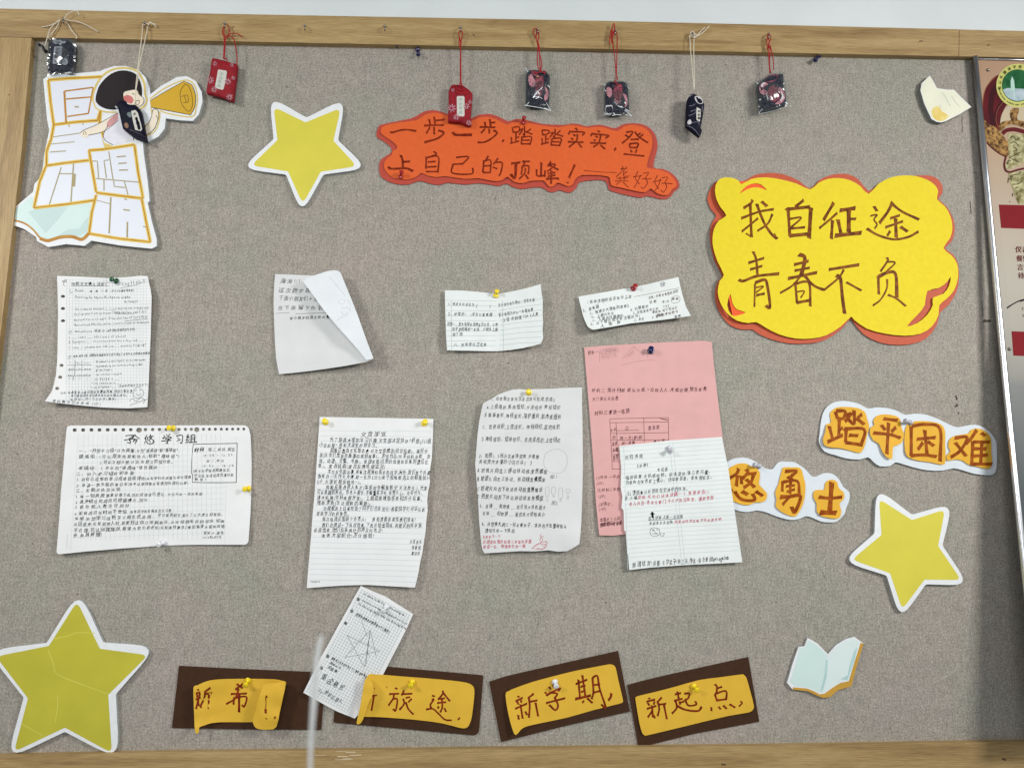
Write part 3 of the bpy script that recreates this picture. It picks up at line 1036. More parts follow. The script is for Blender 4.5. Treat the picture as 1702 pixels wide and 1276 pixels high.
ik.strokes(*ZB, '''1085,515 1150,510;1110,490 1095,540 1045,590;1120,520 1115,580 1165,585;1150,540 1120,560;1135,495 1145,500;1050,605 1150,600;1080,590 1085,630;1120,590 1120,630;1035,630 1160,630;1075,640 1045,665;1110,640 1160,690;
1250,540 1225,600 1265,660;1275,575 1245,640 1215,690;1205,590 1290,580;1300,560 1350,550 1320,600;1320,600 1340,650 1300,700 1280,685;1290,610 1375,610;
1435,575 1410,640 1445,705;1465,610 1440,680 1410,720;1390,640 1470,620;1475,600 1530,595 1505,640;1505,640 1520,690 1490,735 1465,715;1475,650 1575,655''', 6)
ik.build('brush_character', card, MARKR, split=1.2)

# ================================================================== yellow cloud sign
ZC = (1160, 280, 3.7)
t = thing('cloud_sign', 'big yellow cloud shaped card lettered with eight brush characters, on terracotta backing', 'paper sign', 1385, 570)
sheet('backing_card', t, smooth_closed(Z(*ZC, '60,170 85,110 130,75 220,90 300,70 350,40 430,28 520,35 620,75 690,125 750,70 830,38 920,35 990,70 1050,140 1110,95 1200,62 1340,45 1430,45 1480,70 1505,115 1500,160 1480,190 1530,235 1570,310 1580,380 1560,450 1520,490 1570,530 1600,590 1605,680 1590,760 1540,840 1490,885 1470,960 1410,1040 1330,1075 1230,1085 1120,1070 1020,1020 960,950 935,925 880,990 780,1055 680,1075 560,1075 450,1050 370,1015 335,990 270,990 200,965 150,910 115,840 105,760 125,690 150,660 100,560 75,440 75,370 95,320 112,290 80,250 62,205'), 2), TERRA, 3.0, thick=.9, step=1e4)
hcl = hfield([(1385, 430, 8), (1200, 310, 10), (1190, 400, 11), (1210, 500, 10), (1340, 300, 5), (1450, 295, 5), (1550, 300, 5.5), (1580, 400, 5.5), (1590, 470, 6), (1540, 540, 7), (1400, 530, 6), (1310, 555, 7)], 45)
yo = smooth_closed(Z(*ZC, '90,430 100,370 130,320 175,290 140,240 115,190 105,130 120,80 155,57 210,58 250,75 268,98 330,65 420,55 520,70 610,95 690,130 740,90 800,65 870,60 940,75 1000,110 1050,157 1110,95 1190,55 1270,43 1340,48 1410,70 1460,105 1478,145 1470,190 1520,235 1555,300 1565,370 1550,430 1510,490 1560,535 1595,590 1600,670 1575,750 1530,800 1485,840 1480,900 1440,970 1370,1015 1270,1028 1150,1015 1040,985 960,930 940,912 880,970 790,1025 700,1045 600,1045 500,1020 420,980 360,945 310,950 240,935 180,890 140,830 122,760 135,690 160,655 120,570 95,490'), 2)
slits = [smooth_closed(Z(*ZC, s_), 2) for s_ in ('255,155 300,108 350,92 390,100 425,135 395,124 350,116 300,130',
         '200,770 180,840 205,900 240,905 295,885 240,866 212,825',
         '1555,665 1530,700 1480,735 1410,755 1395,840 1350,900 1285,970 1350,950 1410,900 1445,840 1445,795 1510,770 1545,720')]
card = sheet('yellow_card', t, yo, YELLOW, hcl, thick=.35, step=6, grid=10, holes=slits)
sheet('inlay_card', t, Z(*ZC, '240,80 440,80 440,165 240,165'), VERM, lambda X, Y: hcl(X, Y)-.0012, thick=.3, step=12, grid=14)
sheet('inlay_card', t, Z(*ZC, '180,750 330,750 330,925 215,915'), VERM, lambda X, Y: hcl(X, Y)-.0012, thick=.3, step=12, grid=14)
ik = Ink(hcl, .14)
ik.strokes(1210, 320, 5.006, '''205,62 190,90 130,130*18;110,215 260,160 380,140*16;185,90 195,370*18;195,370 150,340*10;115,325 250,215*14;240,95 270,180 310,270 370,355 410,385*18;410,385 385,340*8;280,75 325,115*20;370,180 330,260 245,320*14;
630,65 610,80 560,120*20;480,135 500,150*16;500,140 515,365*20;490,140 680,120*22;690,125 675,380*26;515,220 610,210 525,290*13;520,300 640,290*16;515,360 670,345*24;
880,85 795,230*20;910,170 830,240 760,297*15;870,230 860,385*20;930,150 1060,130*24;1005,140 1005,330*28;1010,220 1065,220*18;915,225 940,340*22;890,360 1110,335*26;
1215,115 1240,155*18;1185,195 1240,185 1215,225 1240,265 1220,300*11;1370,80 1330,160 1260,255*20;1365,95 1450,160 1590,225*17;1350,215 1430,190*16;1310,290 1455,240*16;1395,215 1400,375*22;1350,320 1325,360*16;1435,285 1495,325*20;1155,300 1250,355 1380,390 1500,370 1585,325*16''')
ik.strokes(1210, 410, 5.006, '''210,40 235,110 245,230*16;170,135 300,95*16;185,190 285,160*15;90,275 130,285 240,245 425,225*19;225,310 220,500*12;225,300 300,275 325,310 350,500 315,490*19;235,340 295,330 235,380*10;235,405 305,390*16;
590,65 640,95 610,240*26;550,150 670,120*18;555,200 680,175*16;500,265 740,215*20;615,230 540,320 435,385*14;630,230 710,320 800,360*18;560,300 575,470*16;560,310 640,290 680,320 685,495*16;575,375 635,370 605,425*10;575,465 685,445*20;
840,190 870,185 1090,150*20;965,190 920,260 800,360*14;900,240 935,260 950,400 970,555*22;985,295 1110,365*14;
1320,90 1330,115 1270,205*14;1330,125 1390,135 1310,215*12;1250,245 1255,395*18;1250,250 1330,215 1395,230 1405,420*22;1325,270 1320,350 1270,440 1205,490*12;1330,400 1400,430 1480,495*14''')
ik.build('brush_character', card, MARKB, split=1.6)

# ================================================================== amber word signs on white card
def patchsign(name, label, z, base, patches, hb, hp, ink, w, px, py):
    t = thing(name, label, 'paper sign', px, py, 0, 'amber word signs on white card')
    sheet('white_card', t, smooth_closed(Z(*z, base), 2), mat('white_card', rgb(212, 220, 226), rough=.6, noise=.02), hb, thick=.9, step=10, grid=16)
    for i, p in enumerate(patches):
        sheet('amber_patch', t, smooth_closed(Z(*z, p), 2), AMBER2, hp, thick=.3, step=6, grid=9)
    ik = Ink(hp, .14)
    ik.strokes(*z, ink, w)
    ik.build('brush_character', t, MARKO, split=1.6)
    return t
hb = hfield([(1380, 700, 3), (1507, 700, 2), (1640, 770, 4), (1450, 770, 5), (1370, 760, 5), (1560, 780, 4)], 30)
hp = lambda X, Y: hb(X, Y)+hfield([(1385, 690, 1.2), (1372, 735, 5), (1420, 745, 2), (1475, 700, 1.2), (1478, 760, 5), (1450, 720, 3), (1510, 710, 1.2), (1560, 770, 2.4), (1600, 740, 1.5), (1640, 720, 1.2), (1640, 775, 2.2), (1575, 760, 2)], 14)(X, Y)
patchsign('word_sign', 'white scalloped card with four amber character patches, near the right rail', (1350, 660, 5.319),
    '60,400 65,330 80,200 110,110 170,55 250,33 330,38 420,60 490,100 560,90 660,95 750,120 820,155 900,145 1010,155 1120,195 1210,240 1290,265 1400,243 1480,250 1560,300 1610,360 1630,420 1630,620 1600,680 1540,688 1430,675 1330,645 1250,628 1150,648 1020,645 900,620 800,590 735,575 690,605 600,610 540,570 495,530 420,550 300,540 200,510 110,480',
    ['160,135 215,90 300,85 400,95 465,130 485,190 505,260 485,330 470,410 430,490 350,475 250,450 180,445 110,425 95,370 115,310 125,240 165,225 160,180',
     '540,210 570,165 640,150 740,165 780,200 790,270 810,320 800,390 760,420 720,435 710,490 705,545 660,530 620,480 590,410 540,380 510,320 515,270 550,245',
     '850,235 920,210 1050,215 1140,240 1175,300 1175,400 1180,560 1150,595 1050,575 940,560 850,530 820,470 815,350 825,270',
     '1210,380 1260,340 1380,320 1400,290 1460,275 1530,300 1580,360 1585,480 1590,600 1550,632 1470,615 1380,595 1330,560 1260,550 1200,560 1185,520 1220,480 1205,440'],
    hb, hp, '''205,130 225,190;210,120 290,125 275,185 225,190;240,190 235,355;235,290 270,270;150,255 185,385;135,395 270,335;370,115 370,235 320,195;300,160 345,145 290,215;440,150 400,185;390,185 460,240;300,285 295,400;280,280 460,285 430,430;325,335 405,340;295,400 435,420;
630,190 755,205;610,245 645,290;740,265 700,305;540,315 690,330 780,360;675,225 660,500;
875,260 875,520;880,255 1000,240 1130,280 1130,565;875,515 990,510 1100,525;925,370 1090,355;995,290 1015,500;980,400 935,460;1020,390 1075,430;
1260,360 1370,355 1310,470 1225,530;1265,400 1360,520;1455,290 1400,370 1360,410;1420,390 1410,600;1420,395 1570,395;1495,315 1530,340;1500,400 1490,580;1430,455 1540,455;1420,520 1550,510;1410,590 1590,590''', 23, 1500, 790)
hb2 = hfield([(1210, 790, 2.5), (1255, 775, 2), (1320, 850, 4), (1390, 860, 3.5), (1330, 775, 3)], 30)
hp2 = lambda X, Y: hb2(X, Y)+hfield([(1225, 790, 1.2), (1270, 830, 2.5), (1320, 790, 1.2), (1300, 840, 3), (1320, 850, 1.5), (1380, 800, 1.2), (1362, 850, 3)], 14)(X, Y)
patchsign('word_sign', 'white scalloped card with three amber character patches, partly behind the lined sheet', (1190, 750, 7.4),
    '-60,250 0,190 100,150 150,120 230,85 340,75 430,95 520,145 590,195 640,215 700,215 740,160 790,125 880,125 960,130 1050,180 1120,240 1180,305 1240,305 1310,270 1390,265 1460,290 1520,350 1570,440 1640,500 1640,600 1600,700 1580,770 1490,860 1390,872 1290,860 1200,820 1110,795 1020,830 920,842 800,815 700,780 610,745 500,725 400,745 300,735 220,710 50,650 -60,500',
    ['120,260 170,200 270,150 370,148 430,180 500,205 540,260 540,330 530,400 570,450 630,520 610,600 550,625 480,625 420,655 330,655 250,625 150,580 80,480 80,330',
     '830,195 930,195 1030,200 1065,260 1080,330 1100,400 1095,540 1070,650 1020,750 970,800 880,780 790,730 735,670 745,590 730,500 770,400 790,310 810,240',
     '1340,400 1370,360 1430,345 1490,375 1510,450 1570,500 1575,580 1520,640 1540,720 1530,800 1480,825 1380,815 1290,790 1240,730 1240,640 1200,570 1205,490 1260,470 1330,470'],
    hb2, hp2, '''280,210 255,270 175,325;265,290 250,425;310,300 315,400;370,220 390,260 330,330;385,275 495,270;460,290 430,380 340,445;370,340 475,440;185,460 190,490;230,490 300,580 400,605 480,590 450,520;320,490 390,530*38;490,490 575,545;
850,245 990,240 920,310;880,310 940,350;820,370 815,490*26;820,375 1000,365 1025,525*28;860,430 970,415*24;870,495 970,465*24;920,370 910,520*26;790,560 900,555 1040,550 970,745 930,680*36;900,560 820,655*26;
1425,380 1400,740*46;1265,560 1400,575 1550,560*32;1280,750 1480,755*46''', 32, 1300, 868)

# ================================================================== brown plaques with amber strips
STRIP = [None]
def plaque(label, z, brown, strip, hs, bh=None, rnd=None):
    c = Z(*z, brown)
    t = thing('name_plaque', label, 'plaque', sum(p[0] for p in c)/len(c), sum(p[1] for p in c)/len(c), 0, 'brown plaques along the bottom of the board')
    sheet('brown_card', t, rounded(c, rnd) if rnd else c, BROWN, bh or 2.5, thick=1.2, step=14, grid=18)
    STRIP[0] = sheet('amber_strip', t, smooth_closed(Z(*z, strip), 2), AMBER, hs, thick=.3, step=5, grid=7)
    return t
zG = (280, 1090, 6.304)
hG = hfield([(324, 1150, 17), (324, 1185, 18), (323, 1210, 19), (335, 1150, 13), (335, 1190, 13), (350, 1160, 6), (352, 1190, 6), (372, 1160, 3.8), (372, 1185, 3.8), (400, 1140, 3.6), (400, 1195, 3.6), (425, 1140, 4), (425, 1190, 5), (440, 1150, 4.5), (438, 1185, 4.5), (455, 1150, 7), (452, 1190, 7), (468, 1140, 15), (464, 1195, 15), (475, 1150, 18), (470, 1175, 18)], 6)
t = plaque('leftmost brown plaque, its amber strip curled forward at both ends', zG, '110,100 800,135 1645,170 1600,770 800,765 35,750',
           '262,325 300,305 330,290 400,262 480,246 600,238 850,235 1100,240 1180,254 1230,270 1222,330 1160,600 1130,690 890,690 720,690 560,690 480,696 440,702 380,722 322,745 320,796 280,800 270,640 264,480', hG)
hF = hfield([(437, 1140, 19), (425, 1190, 19), (428, 1208, 20), (474, 1140, 18.5), (466, 1180, 18.5), (460, 1208, 18.5), (446, 1150, 25), (438, 1190, 25), (460, 1145, 25), (452, 1190, 25)], 6)
ik = Ink(hG, .14)
ik.strokes(*zG, '''305,345 315,358;288,388 333,378;300,398 304,432;330,385 324,425;285,452 336,435;310,440 315,520;310,470 288,550;325,500 344,540;440,330 390,365;385,365 375,440 335,520;385,395 455,385;425,395 420,550;
715,290 780,335;785,285 700,350;655,395 820,390;735,340 700,440 605,500;690,430 680,505;690,435 815,425 795,525 770,510;740,400 740,585*20''', 16)
ik.build('brush_character', STRIP[0], MARKR, split=1.6)
STRIP[0] = sheet('curled_end', t, smooth_closed(Z(*zG, '985,320 1000,295 1050,282 1140,280 1226,276 1200,430 1165,590 1130,740 1060,768 960,765 915,748 892,715 887,670 930,500'), 2), AMBER, hF, thick=.3, step=5, grid=7)
ik = Ink(hF, .14)
ik.strokes(*zG, '1034,418 1018,434*17;1018,440 1022,480 1018,545*7;1018,552 1018,596*19;1025,648 1025,658*11;1122,632 1110,652*14', 15)
ik.build('exclamation_mark', STRIP[0], MARKR, split=2.2)

zH = (580, 1090, 7.092)
hH = hfield([(604, 1130, 14), (601, 1160, 16), (603, 1188, 15), (613, 1130, 11), (613, 1180, 11), (625, 1130, 7), (625, 1185, 7), (650, 1135, 4.5), (650, 1185, 4.5), (684, 1135, 3.8), (700, 1190, 4.5), (740, 1130, 4.5), (740, 1200, 5), (780, 1140, 6.5), (786, 1170, 7), (770, 1205, 7.5)], 8)
t = plaque('second brown plaque from the left, amber strip flopped over at its left end', zH, '-121,71 1585,225 1530,935 -184,780',
           '225,222 300,214 400,218 600,235 900,258 1200,285 1380,310 1450,340 1478,390 1474,500 1450,700 1425,790 1385,843 1300,842 1100,790 800,750 450,722 300,714 180,712 160,690 190,420', hH, rnd=[3, 3, 12, 3])
hF2 = hfield([(612, 1130, 17), (600, 1150, 17), (594, 1190, 19), (594, 1202, 20), (620, 1145, 22), (614, 1165, 22), (605, 1190, 22)], 7)
sheet('curled_end', t, smooth_closed(Z(*zH, '215,240 245,265 275,310 291,370 290,420 262,490 235,545 200,640 178,712 155,765 130,794 105,802 90,782 110,690 140,550 175,330 195,270'), 2), AMBER, hF2, thick=.3, step=4, grid=6)
ik = Ink(hH, .14)
ik.strokes(*zH, '''290,370 298,386*12;272,465 330,460*14;294,470 280,560 265,640*17;
545,370 570,388;475,445 590,440;530,450 520,500 465,580;525,500 570,510 550,640 520,620;650,400 620,460;640,445 745,440;670,490 720,480;640,500 650,560 595,630;740,500 700,540;670,540 700,620 760,685;
980,460 1010,475;975,510 1000,510 960,570 970,610;910,625 990,620 1060,680 1130,745 1210,755*16;1110,405 1100,450 1050,510;1110,430 1190,530;1065,500 1130,495;1040,550 1145,540;1095,500 1100,600 1075,660;1060,590 1045,615;1125,610 1145,655;1308,727 1282,745*17;446,354 447,372*8''', 17)
ik.build('brush_character', STRIP[0], MARKR, split=1.6)

zI = (810, 1070, 6.808)
hI = hfield([(843, 1155, 8), (845, 1190, 10), (858, 1218, 14), (850, 1150, 6), (870, 1210, 8), (900, 1135, 4), (900, 1195, 4), (924, 1130, 3.7), (960, 1180, 4), (1010, 1110, 4.5), (1030, 1160, 5)], 12)
t = plaque('brown plaque with a white pin, tilted up to the right, third from the left', zI, '20,425 200,365 400,318 800,228 1480,75 1615,760 900,918 155,1105',
           '205,575 240,530 330,490 500,430 700,375 1000,300 1340,234 1390,228 1425,236 1452,265 1475,370 1500,480 1535,630 1528,655 1495,672 1200,745 900,830 600,893 500,915 430,935 380,965 322,1028 285,965 240,800', hI, bh=2.9)
ik = Ink(hI, .14)
ik.strokes(*zI, '''345,585 360,600;320,645 400,605;340,650 350,680;385,630 380,660;315,730 450,670;375,680 400,840;350,800 355,850;430,760 450,800;525,560 460,610;470,610 480,700 470,830;480,650 565,635;545,660 575,815;
655,540 665,560;700,480 715,510;745,460 752,492;665,570 690,580;670,575 820,500 800,530;700,545 790,560 760,610;665,665 880,610;765,610 800,690 770,745 700,685;
1000,450 1130,400;1030,400 1050,620;1075,350 1110,590;1055,480 1110,470;1060,540 1110,525;995,620 1170,580*22;1075,660 1095,640;1130,610 1190,665;1190,380 1200,540 1180,620;1190,380 1245,360 1270,500 1340,715 1290,680;1205,460 1275,455;1210,545 1270,530;1405,555 1395,600 1370,635*22''', 18)
ik.build('brush_character', STRIP[0], MARKR, split=1.6)

zJ = (1040, 1080, 7.09)
hJ = hfield([(1060, 1165, 4), (1070, 1215, 5), (1100, 1150, 4), (1155, 1140, 3.6), (1180, 1190, 4), (1230, 1125, 4.6), (1245, 1180, 5)], 12)
t = plaque('rightmost brown plaque, its lower left corner touching the bottom rail', zJ, '20,410 180,365 450,300 800,222 1445,80 1575,840 800,985 150,1148',
           '115,580 122,555 150,538 350,490 600,425 870,350 1100,320 1360,285 1392,292 1425,330 1470,490 1510,650 1500,695 1450,732 1200,775 700,895 270,998 225,1000 195,975 160,850', hJ, bh=2.1)
ik = Ink(hJ, .14)
ik.strokes(*zJ, '''270,560 285,575;245,605 345,580;260,620 280,650;340,600 330,640;250,690 360,655;310,650 320,790;310,720 260,790;325,760 345,800;425,555 375,610;375,600 395,690 375,775;390,640 475,630;450,640 485,810;
580,520 650,505;610,485 625,570;570,595 670,570;635,600 640,640;640,620 690,600;590,600 600,680 545,745;600,650 700,700 850,715 895,665*20;690,510 750,510 740,560;700,580 740,570;700,580 740,650 830,640 820,600;
1050,400 1075,430 1070,510;1075,450 1135,430;1050,520 1080,600;1050,515 1180,480 1185,580;1080,590 1190,575;1010,670 1010,715;1095,665 1120,695;1150,650 1190,690;1225,635 1290,675;1352,600 1372,622 1335,660*15''', 18)
ik.build('brush_character', STRIP[0], MARKR, split=1.6)

# ================================================================== open book cutouts
z = (1270, 1020, 3.94)
t = thing('book_cutout', 'pale mint foam cutout shaped like an open book with an ochre lower edge', 'foam cutout', 1370, 1150)
bo = Z(*z, '285,155 350,192 418,262 468,205 530,165 590,148 650,190 602,350 570,472 480,497 430,542 385,548 350,535 285,505 185,492 150,450 185,330 225,215 265,210')
sheet('foam_base', t, bo, FOAM, 5, thick=4.6, step=1e4, smooth=False, back_m=FOAMEDGE)
ik = Ink(5.0, .1)
ik.poly(Z(*z, '632,188 652,192 604,350 573,472 482,498 434,542 388,549 348,534 283,504 186,493 190,478 280,486 330,505 362,524 395,520 450,480 500,450 555,438 590,320'))
ik.build('cover_print', t, mat('ochre_print', rgb(196, 152, 62), rough=.45, noise=.06))
ik = Ink(5.0, .2)
ik.poly(Z(*z, '290,172 345,202 415,272 400,400 366,512 325,490 270,476 200,470 172,442 205,330 236,222 272,216'), lift=.2)
ik.build('left_page_print', t, MINT)
ik = Ink(5.0, .2)
ik.poly(Z(*z, '422,272 470,215 535,175 588,158 625,185 590,310 556,432 490,450 440,475 388,515 372,512 405,400'), lift=.2)
ik.build('right_page_print', t, mat('ice_page_print', rgb(216, 230, 228), rough=.5, noise=.015))
ik = Ink(5.0, .26)
ik.poly(Z(*z, '590,240 560,330 548,400 500,425 545,432 590,310 612,215'), lift=.26)
ik.poly(Z(*z, '405,300 418,300 412,400 385,500 372,505 395,400'), lift=.26)
ik.build('page_shade_print', t, split=.3, m=mat('aqua_band_print', rgb(176, 208, 208), rough=.5, noise=.05))
z = (1500, 30, 6.718)
t = thing('book_cutout', 'cream foam cutout of a torn page with a yellow stain, near the top right', 'foam cutout', 1568, 205)
bo = Z(*z, '305,645 340,700 385,785 500,803 575,803 640,870 770,995 640,1075 560,1115 480,1155 430,1168 380,1160 325,1130 290,1060 240,950 200,810 215,730')
sheet('foam_base', t, bo, FOAM, 9, thick=8.5, step=1e4, smooth=False, back_m=mat('grey_foam_edge', rgb(128, 132, 128), rough=.8, noise=.15, nscale=300))
ik = Ink(9, .1)
ik.poly(Z(*z, '303,655 336,705 382,792 500,810 572,810 635,875 760,995 640,1068 560,1108 480,1148 430,1160 385,1152 332,1124 297,1058 248,948 208,812 222,735'))
ik.build('page_print', t, mat('cream_print', rgb(228, 228, 206), rough=.45, nscale=30, noise=.03))
ik = Ink(9, .2)
ik.poly(smooth_closed(Z(*z, '350,1000 400,985 440,1040 500,1080 510,1110 450,1150 390,1145 345,1110 325,1050'), 3), lift=.2)
ik.build('stain_print', t, mat('yellow_stain_print', rgb(222, 192, 92), rough=.45, nscale=50, col2=rgb(230, 214, 140)))
ik = Ink(9, .25)
for s_ in ('440,830 490,900 535,990', '545,870 600,950 650,1000', '415,965 435,1010'):
    ik.ribbon(Z(*z, s_), .7)
ik.build('page_line_print', t, mat('page_line', rgb(176, 184, 160), rough=.5))

# ================================================================== girl with megaphone cutout
zk, zl, z1 = (0, 80, 5.006), (0, 240, 5.006), (0, 0, 2.995)
t = thing('megaphone_cutout', 'tall white foam cutout of a girl shouting through a yellow megaphone over outlined characters', 'foam cutout', 150, 400)
gb = Z(*z1, '215,395 235,380 380,366 500,355 520,345 570,330 630,330 690,350 725,385 745,440 748,470 800,430 880,385 930,380 975,405 1005,460 1008,510 990,570 960,603 900,600 825,590 820,640 790,680 740,706 712,708 715,760 735,900 745,1000 735,1010 755,1100 780,1190 780,1225 755,1238 600,1222 455,1198 420,1224 330,1215 240,1230 185,1200 180,1180 120,1140 50,1115 48,1055 100,1010 165,955 172,915 205,880 215,820 220,770 245,650 235,600 225,500')
HG = 8.0
sheet('foam_base', t, gb, FOAM, HG, thick=7.5, step=1e4, smooth=False, back_m=FOAMEDGE)
def pr(name, z, polys, m, lift, closed=0):
    ik = Ink(HG, .1)
    for p in polys:
        q = Z(*z, p)
        ik.poly(smooth_closed(q, closed) if closed else q, lift=lift)
        lift += .004
    ik.build(name, t, m, split=.3)
def ln(name, z, lines, w, m, lift, smooth=True):
    ik = Ink(HG, lift)
    for p in lines:
        ww = w
        if '*' in p:
            p, ww = p.split('*')
            ww = float(ww)
        ik.ribbon(Z(*z, p), ww/z[2], n=5 if smooth else 0)
    ik.build(name, t, m, split=None if any(q in name for q in STUFFY) else .2)
ik = Ink(HG, .1)
ik.poly(Z(*zk, '400,265 840,243 835,520 810,605 860,740')+Z(*zl, '880,45 1115,5 1190,450 1250,815 740,745 780,465 280,530 320,330 380,180 385,70')+Z(*zk, '445,640 420,450'), lift=.1)
ik.build('panel_print', t, PANELP)
pr('book_print', zl, ['265,430 140,530 85,575 110,615 200,650 270,700 330,775 400,795 500,768 600,760 680,782 730,740 755,490 280,540 275,470'], MINT, .12)
pr('book_shade_print', zl, ['230,560 300,540 570,520 480,630 380,740 300,640', '700,640 740,600 725,730 640,770 480,760 560,710 660,700'], MINT2, .14)
def ln2(z, lines):
    lines = [l.split('*')[0] for l in lines]
    ln('gold_border_print', z, lines, 29, GOLD, .28, False)
    ln('gold_frame_print', z, lines, 10, GOLD2, .40, False)
ln2(zk, ['400,267 600,252 845,240', '402,267 420,450 447,640', '447,638 640,615 812,603', '812,603 836,520', '447,640 425,760 390,850', '838,520 828,620 862,745'])
ln2(zl, ['415,-20 388,60 386,180', '385,178 520,158 738,133*22', '382,182 330,310 282,530', '282,528 540,500 782,466', '740,50 800,400*20', '800,420 765,560 740,745', '735,52 860,42 1118,3', '1118,3 1150,240 1190,450', '800,402 1000,428 1190,450*24', '1180,460 1215,640 1250,815', '1250,812 1000,785 740,742'])
ln('gold_swoosh_print', zl, ['115,630 200,655 270,705 330,775*14', '330,782 400,800 500,772 600,768 680,790 738,742*26'], 14, GOLD2, .46)
ln('inner_frame_print', zk, ['535,360 775,328', '775,330 735,545', '735,545 560,570', '535,360 550,620*17', '550,425 755,408'], 12, GOLD2, .3, False)
ln('olive_line_print', zk, ['575,640 575,658', '690,625 690,642', '440,740 690,705', '420,800 620,780', '620,490 655,490*12'], 7, OLIVE, .3, False)
ln('olive_line_print', zl, ['415,65 550,55', '510,190 410,500*9', '490,245 610,245', '612,160 590,480*11', '620,245 615,350*22', '905,60 940,290', '770,140 810,140 820,280', '905,130 865,136 885,280', '800,285 1155,315', '865,290 865,385', '945,300 950,350 1040,360', '1035,310 1065,420', '970,105 1045,98*10', '985,160 1055,155*10', '990,215 1065,213*10',
     '922,440 908,740*13', '805,465 915,495*6', '1025,543 1078,549*11', '1060,645 1058,775*13', '1190,683 1222,690*8', '1035,455 1055,460*10'], 8.5, OLIVE, .3, False)
ln('halo_print', zk, ['770,440 775,380 805,300 860,225 950,176 1060,168 1145,200 1198,290 1206,380 1222,430 1205,480 1165,505', '775,440 800,500 870,530 970,535*12', '1245,425 1380,330 1535,268 1610,300 1642,400 1632,500 1592,572 1400,545 1330,520*10', '1330,530 1325,600 1290,690 1215,735*10', '1255,500 1265,560 1240,620 1195,655*10'], 16, mat('warm_yellow_print', rgb(214, 190, 104), rough=.45), .3)
pr('hair_print', zk, ['795,420 805,370 832,305 900,232 980,192 1060,190 1130,218 1168,285 1182,360 1165,420 1050,460 980,508 900,510 835,485 800,450'], HAIR, .45, 3)
pr('face_print', zk, ['1030,372 1075,355 1140,350 1160,390 1195,420 1190,465 1155,490 1090,480 1035,425'], SKIN, .5, 3)
pr('cheek_print', zk, ['1030,405 1060,392 1095,405 1112,435 1090,465 1050,445 1030,428'], CHEEK, .55, 3)
pr('arm_print', zk, ['980,540 900,585 800,640 700,682 668,700 675,735 715,750 740,722 830,705 900,672 985,600', '1200,665 1240,620 1262,560 1275,512 1312,515 1322,575 1290,660 1250,705 1215,725'], SKIN, .45)
pr('sleeve_print', zk, ['980,540 915,588 888,625 893,665 940,640 985,590'], mat('faded_pink_print', rgb(200, 146, 146), rough=.5), .5)
pr('dress_print', zk, ['990,545 935,600 900,640 868,700 860,735 880,772 940,806 1020,790 1110,768 1105,600 1060,540'], mat('pale_grey_dress_print', rgb(222, 222, 230), rough=.5), .48)
pr('skirt_print', zk, ['845,740 870,790 935,812 870,835'], mat('warm_yellow_print', rgb(214, 190, 104)), .47)
pr('megaphone_print', zk, ['1248,440 1530,278 1595,308 1627,400 1620,490 1585,556 1420,522 1255,492'], mat('mustard_gold_print', rgb(206, 164, 40), rough=.4, noise=.03, nscale=20), .5)
ln('outline_print', zk, ['980,540 900,585 800,640 690,685', '985,600 900,672 830,705 735,725', '668,705 690,690 712,700 716,722', '690,700 700,725', '900,640 868,700 860,735 880,772 940,806', '1108,640 1110,768', '1248,440 1380,360 1530,278', '1252,492 1420,525 1585,556',
     '1530,278 1595,308 1627,400 1620,490 1585,556', '1540,300 1505,350 1500,410 1520,480 1570,528 1600,480 1595,390 1570,320 1540,300', '1510,405 1555,392 1568,430 1558,452 1525,455', '1535,400 1550,450', '1140,350 1160,390 1195,420 1190,465 1155,490', '1130,440 1160,438 1152,470 1132,472 1130,442', '1262,560 1275,512 1312,515 1322,575', '1262,565 1240,620 1200,662', '1322,570 1290,660 1250,705 1215,722', '1300,560 1312,585', '1100,385 1110,378 1116,392'], 4.5, LINE, .6)

# ================================================================== papers
def page(label, z, outline, m, h, holes=(), grid=9, group=None, name='note_sheet', cat='paper', smooth=0, step=6, thick=.25):
    o = Z(*z, outline)
    if smooth:
        o = smooth_closed(o, smooth)
    t = thing(name, label, cat, sum(p[0] for p in o)/len(o), sum(p[1] for p in o)/len(o), 0, group)
    hl = []
    for (x, y, rx, ry) in holes:
        hl.append(Z(*z, [(x+rx*math.cos(a*math.pi/5), y+ry*math.sin(a*math.pi/5)) for a in range(10)]))
    ONPAGE[t.name] = sheet('page', t, o, m, h, thick=thick, step=step, grid=grid, holes=hl)
    return t
def write(t, z, h, lines, m, name='handwriting', jit=1.0, bold=0.03, slant=.12):
    ik = Ink(h, .16)
    for x0, y0, x1, y1, sz, s in lines:
        a, b = Z(*z, [(x0, y0), (x1, y1)])
        ik.text(s, a, b, sz/z[2], jit, slant, bold)
    ik.build(name, t, m)
def rules(t, z, h, segs, w, m, name='ruled_lines'):
    ik = Ink(h, .10)
    for sg in segs:
        if isinstance(sg, str):
            ik.ribbon(Z(*z, sg), w/z[2], n=0, seg=8)
        else:
            ik.ribbon(Z(*z, sg), w/z[2], n=0, seg=8)
    ik.build(name, t, m)

PAGES = 'handwritten question sheets pinned to the board'
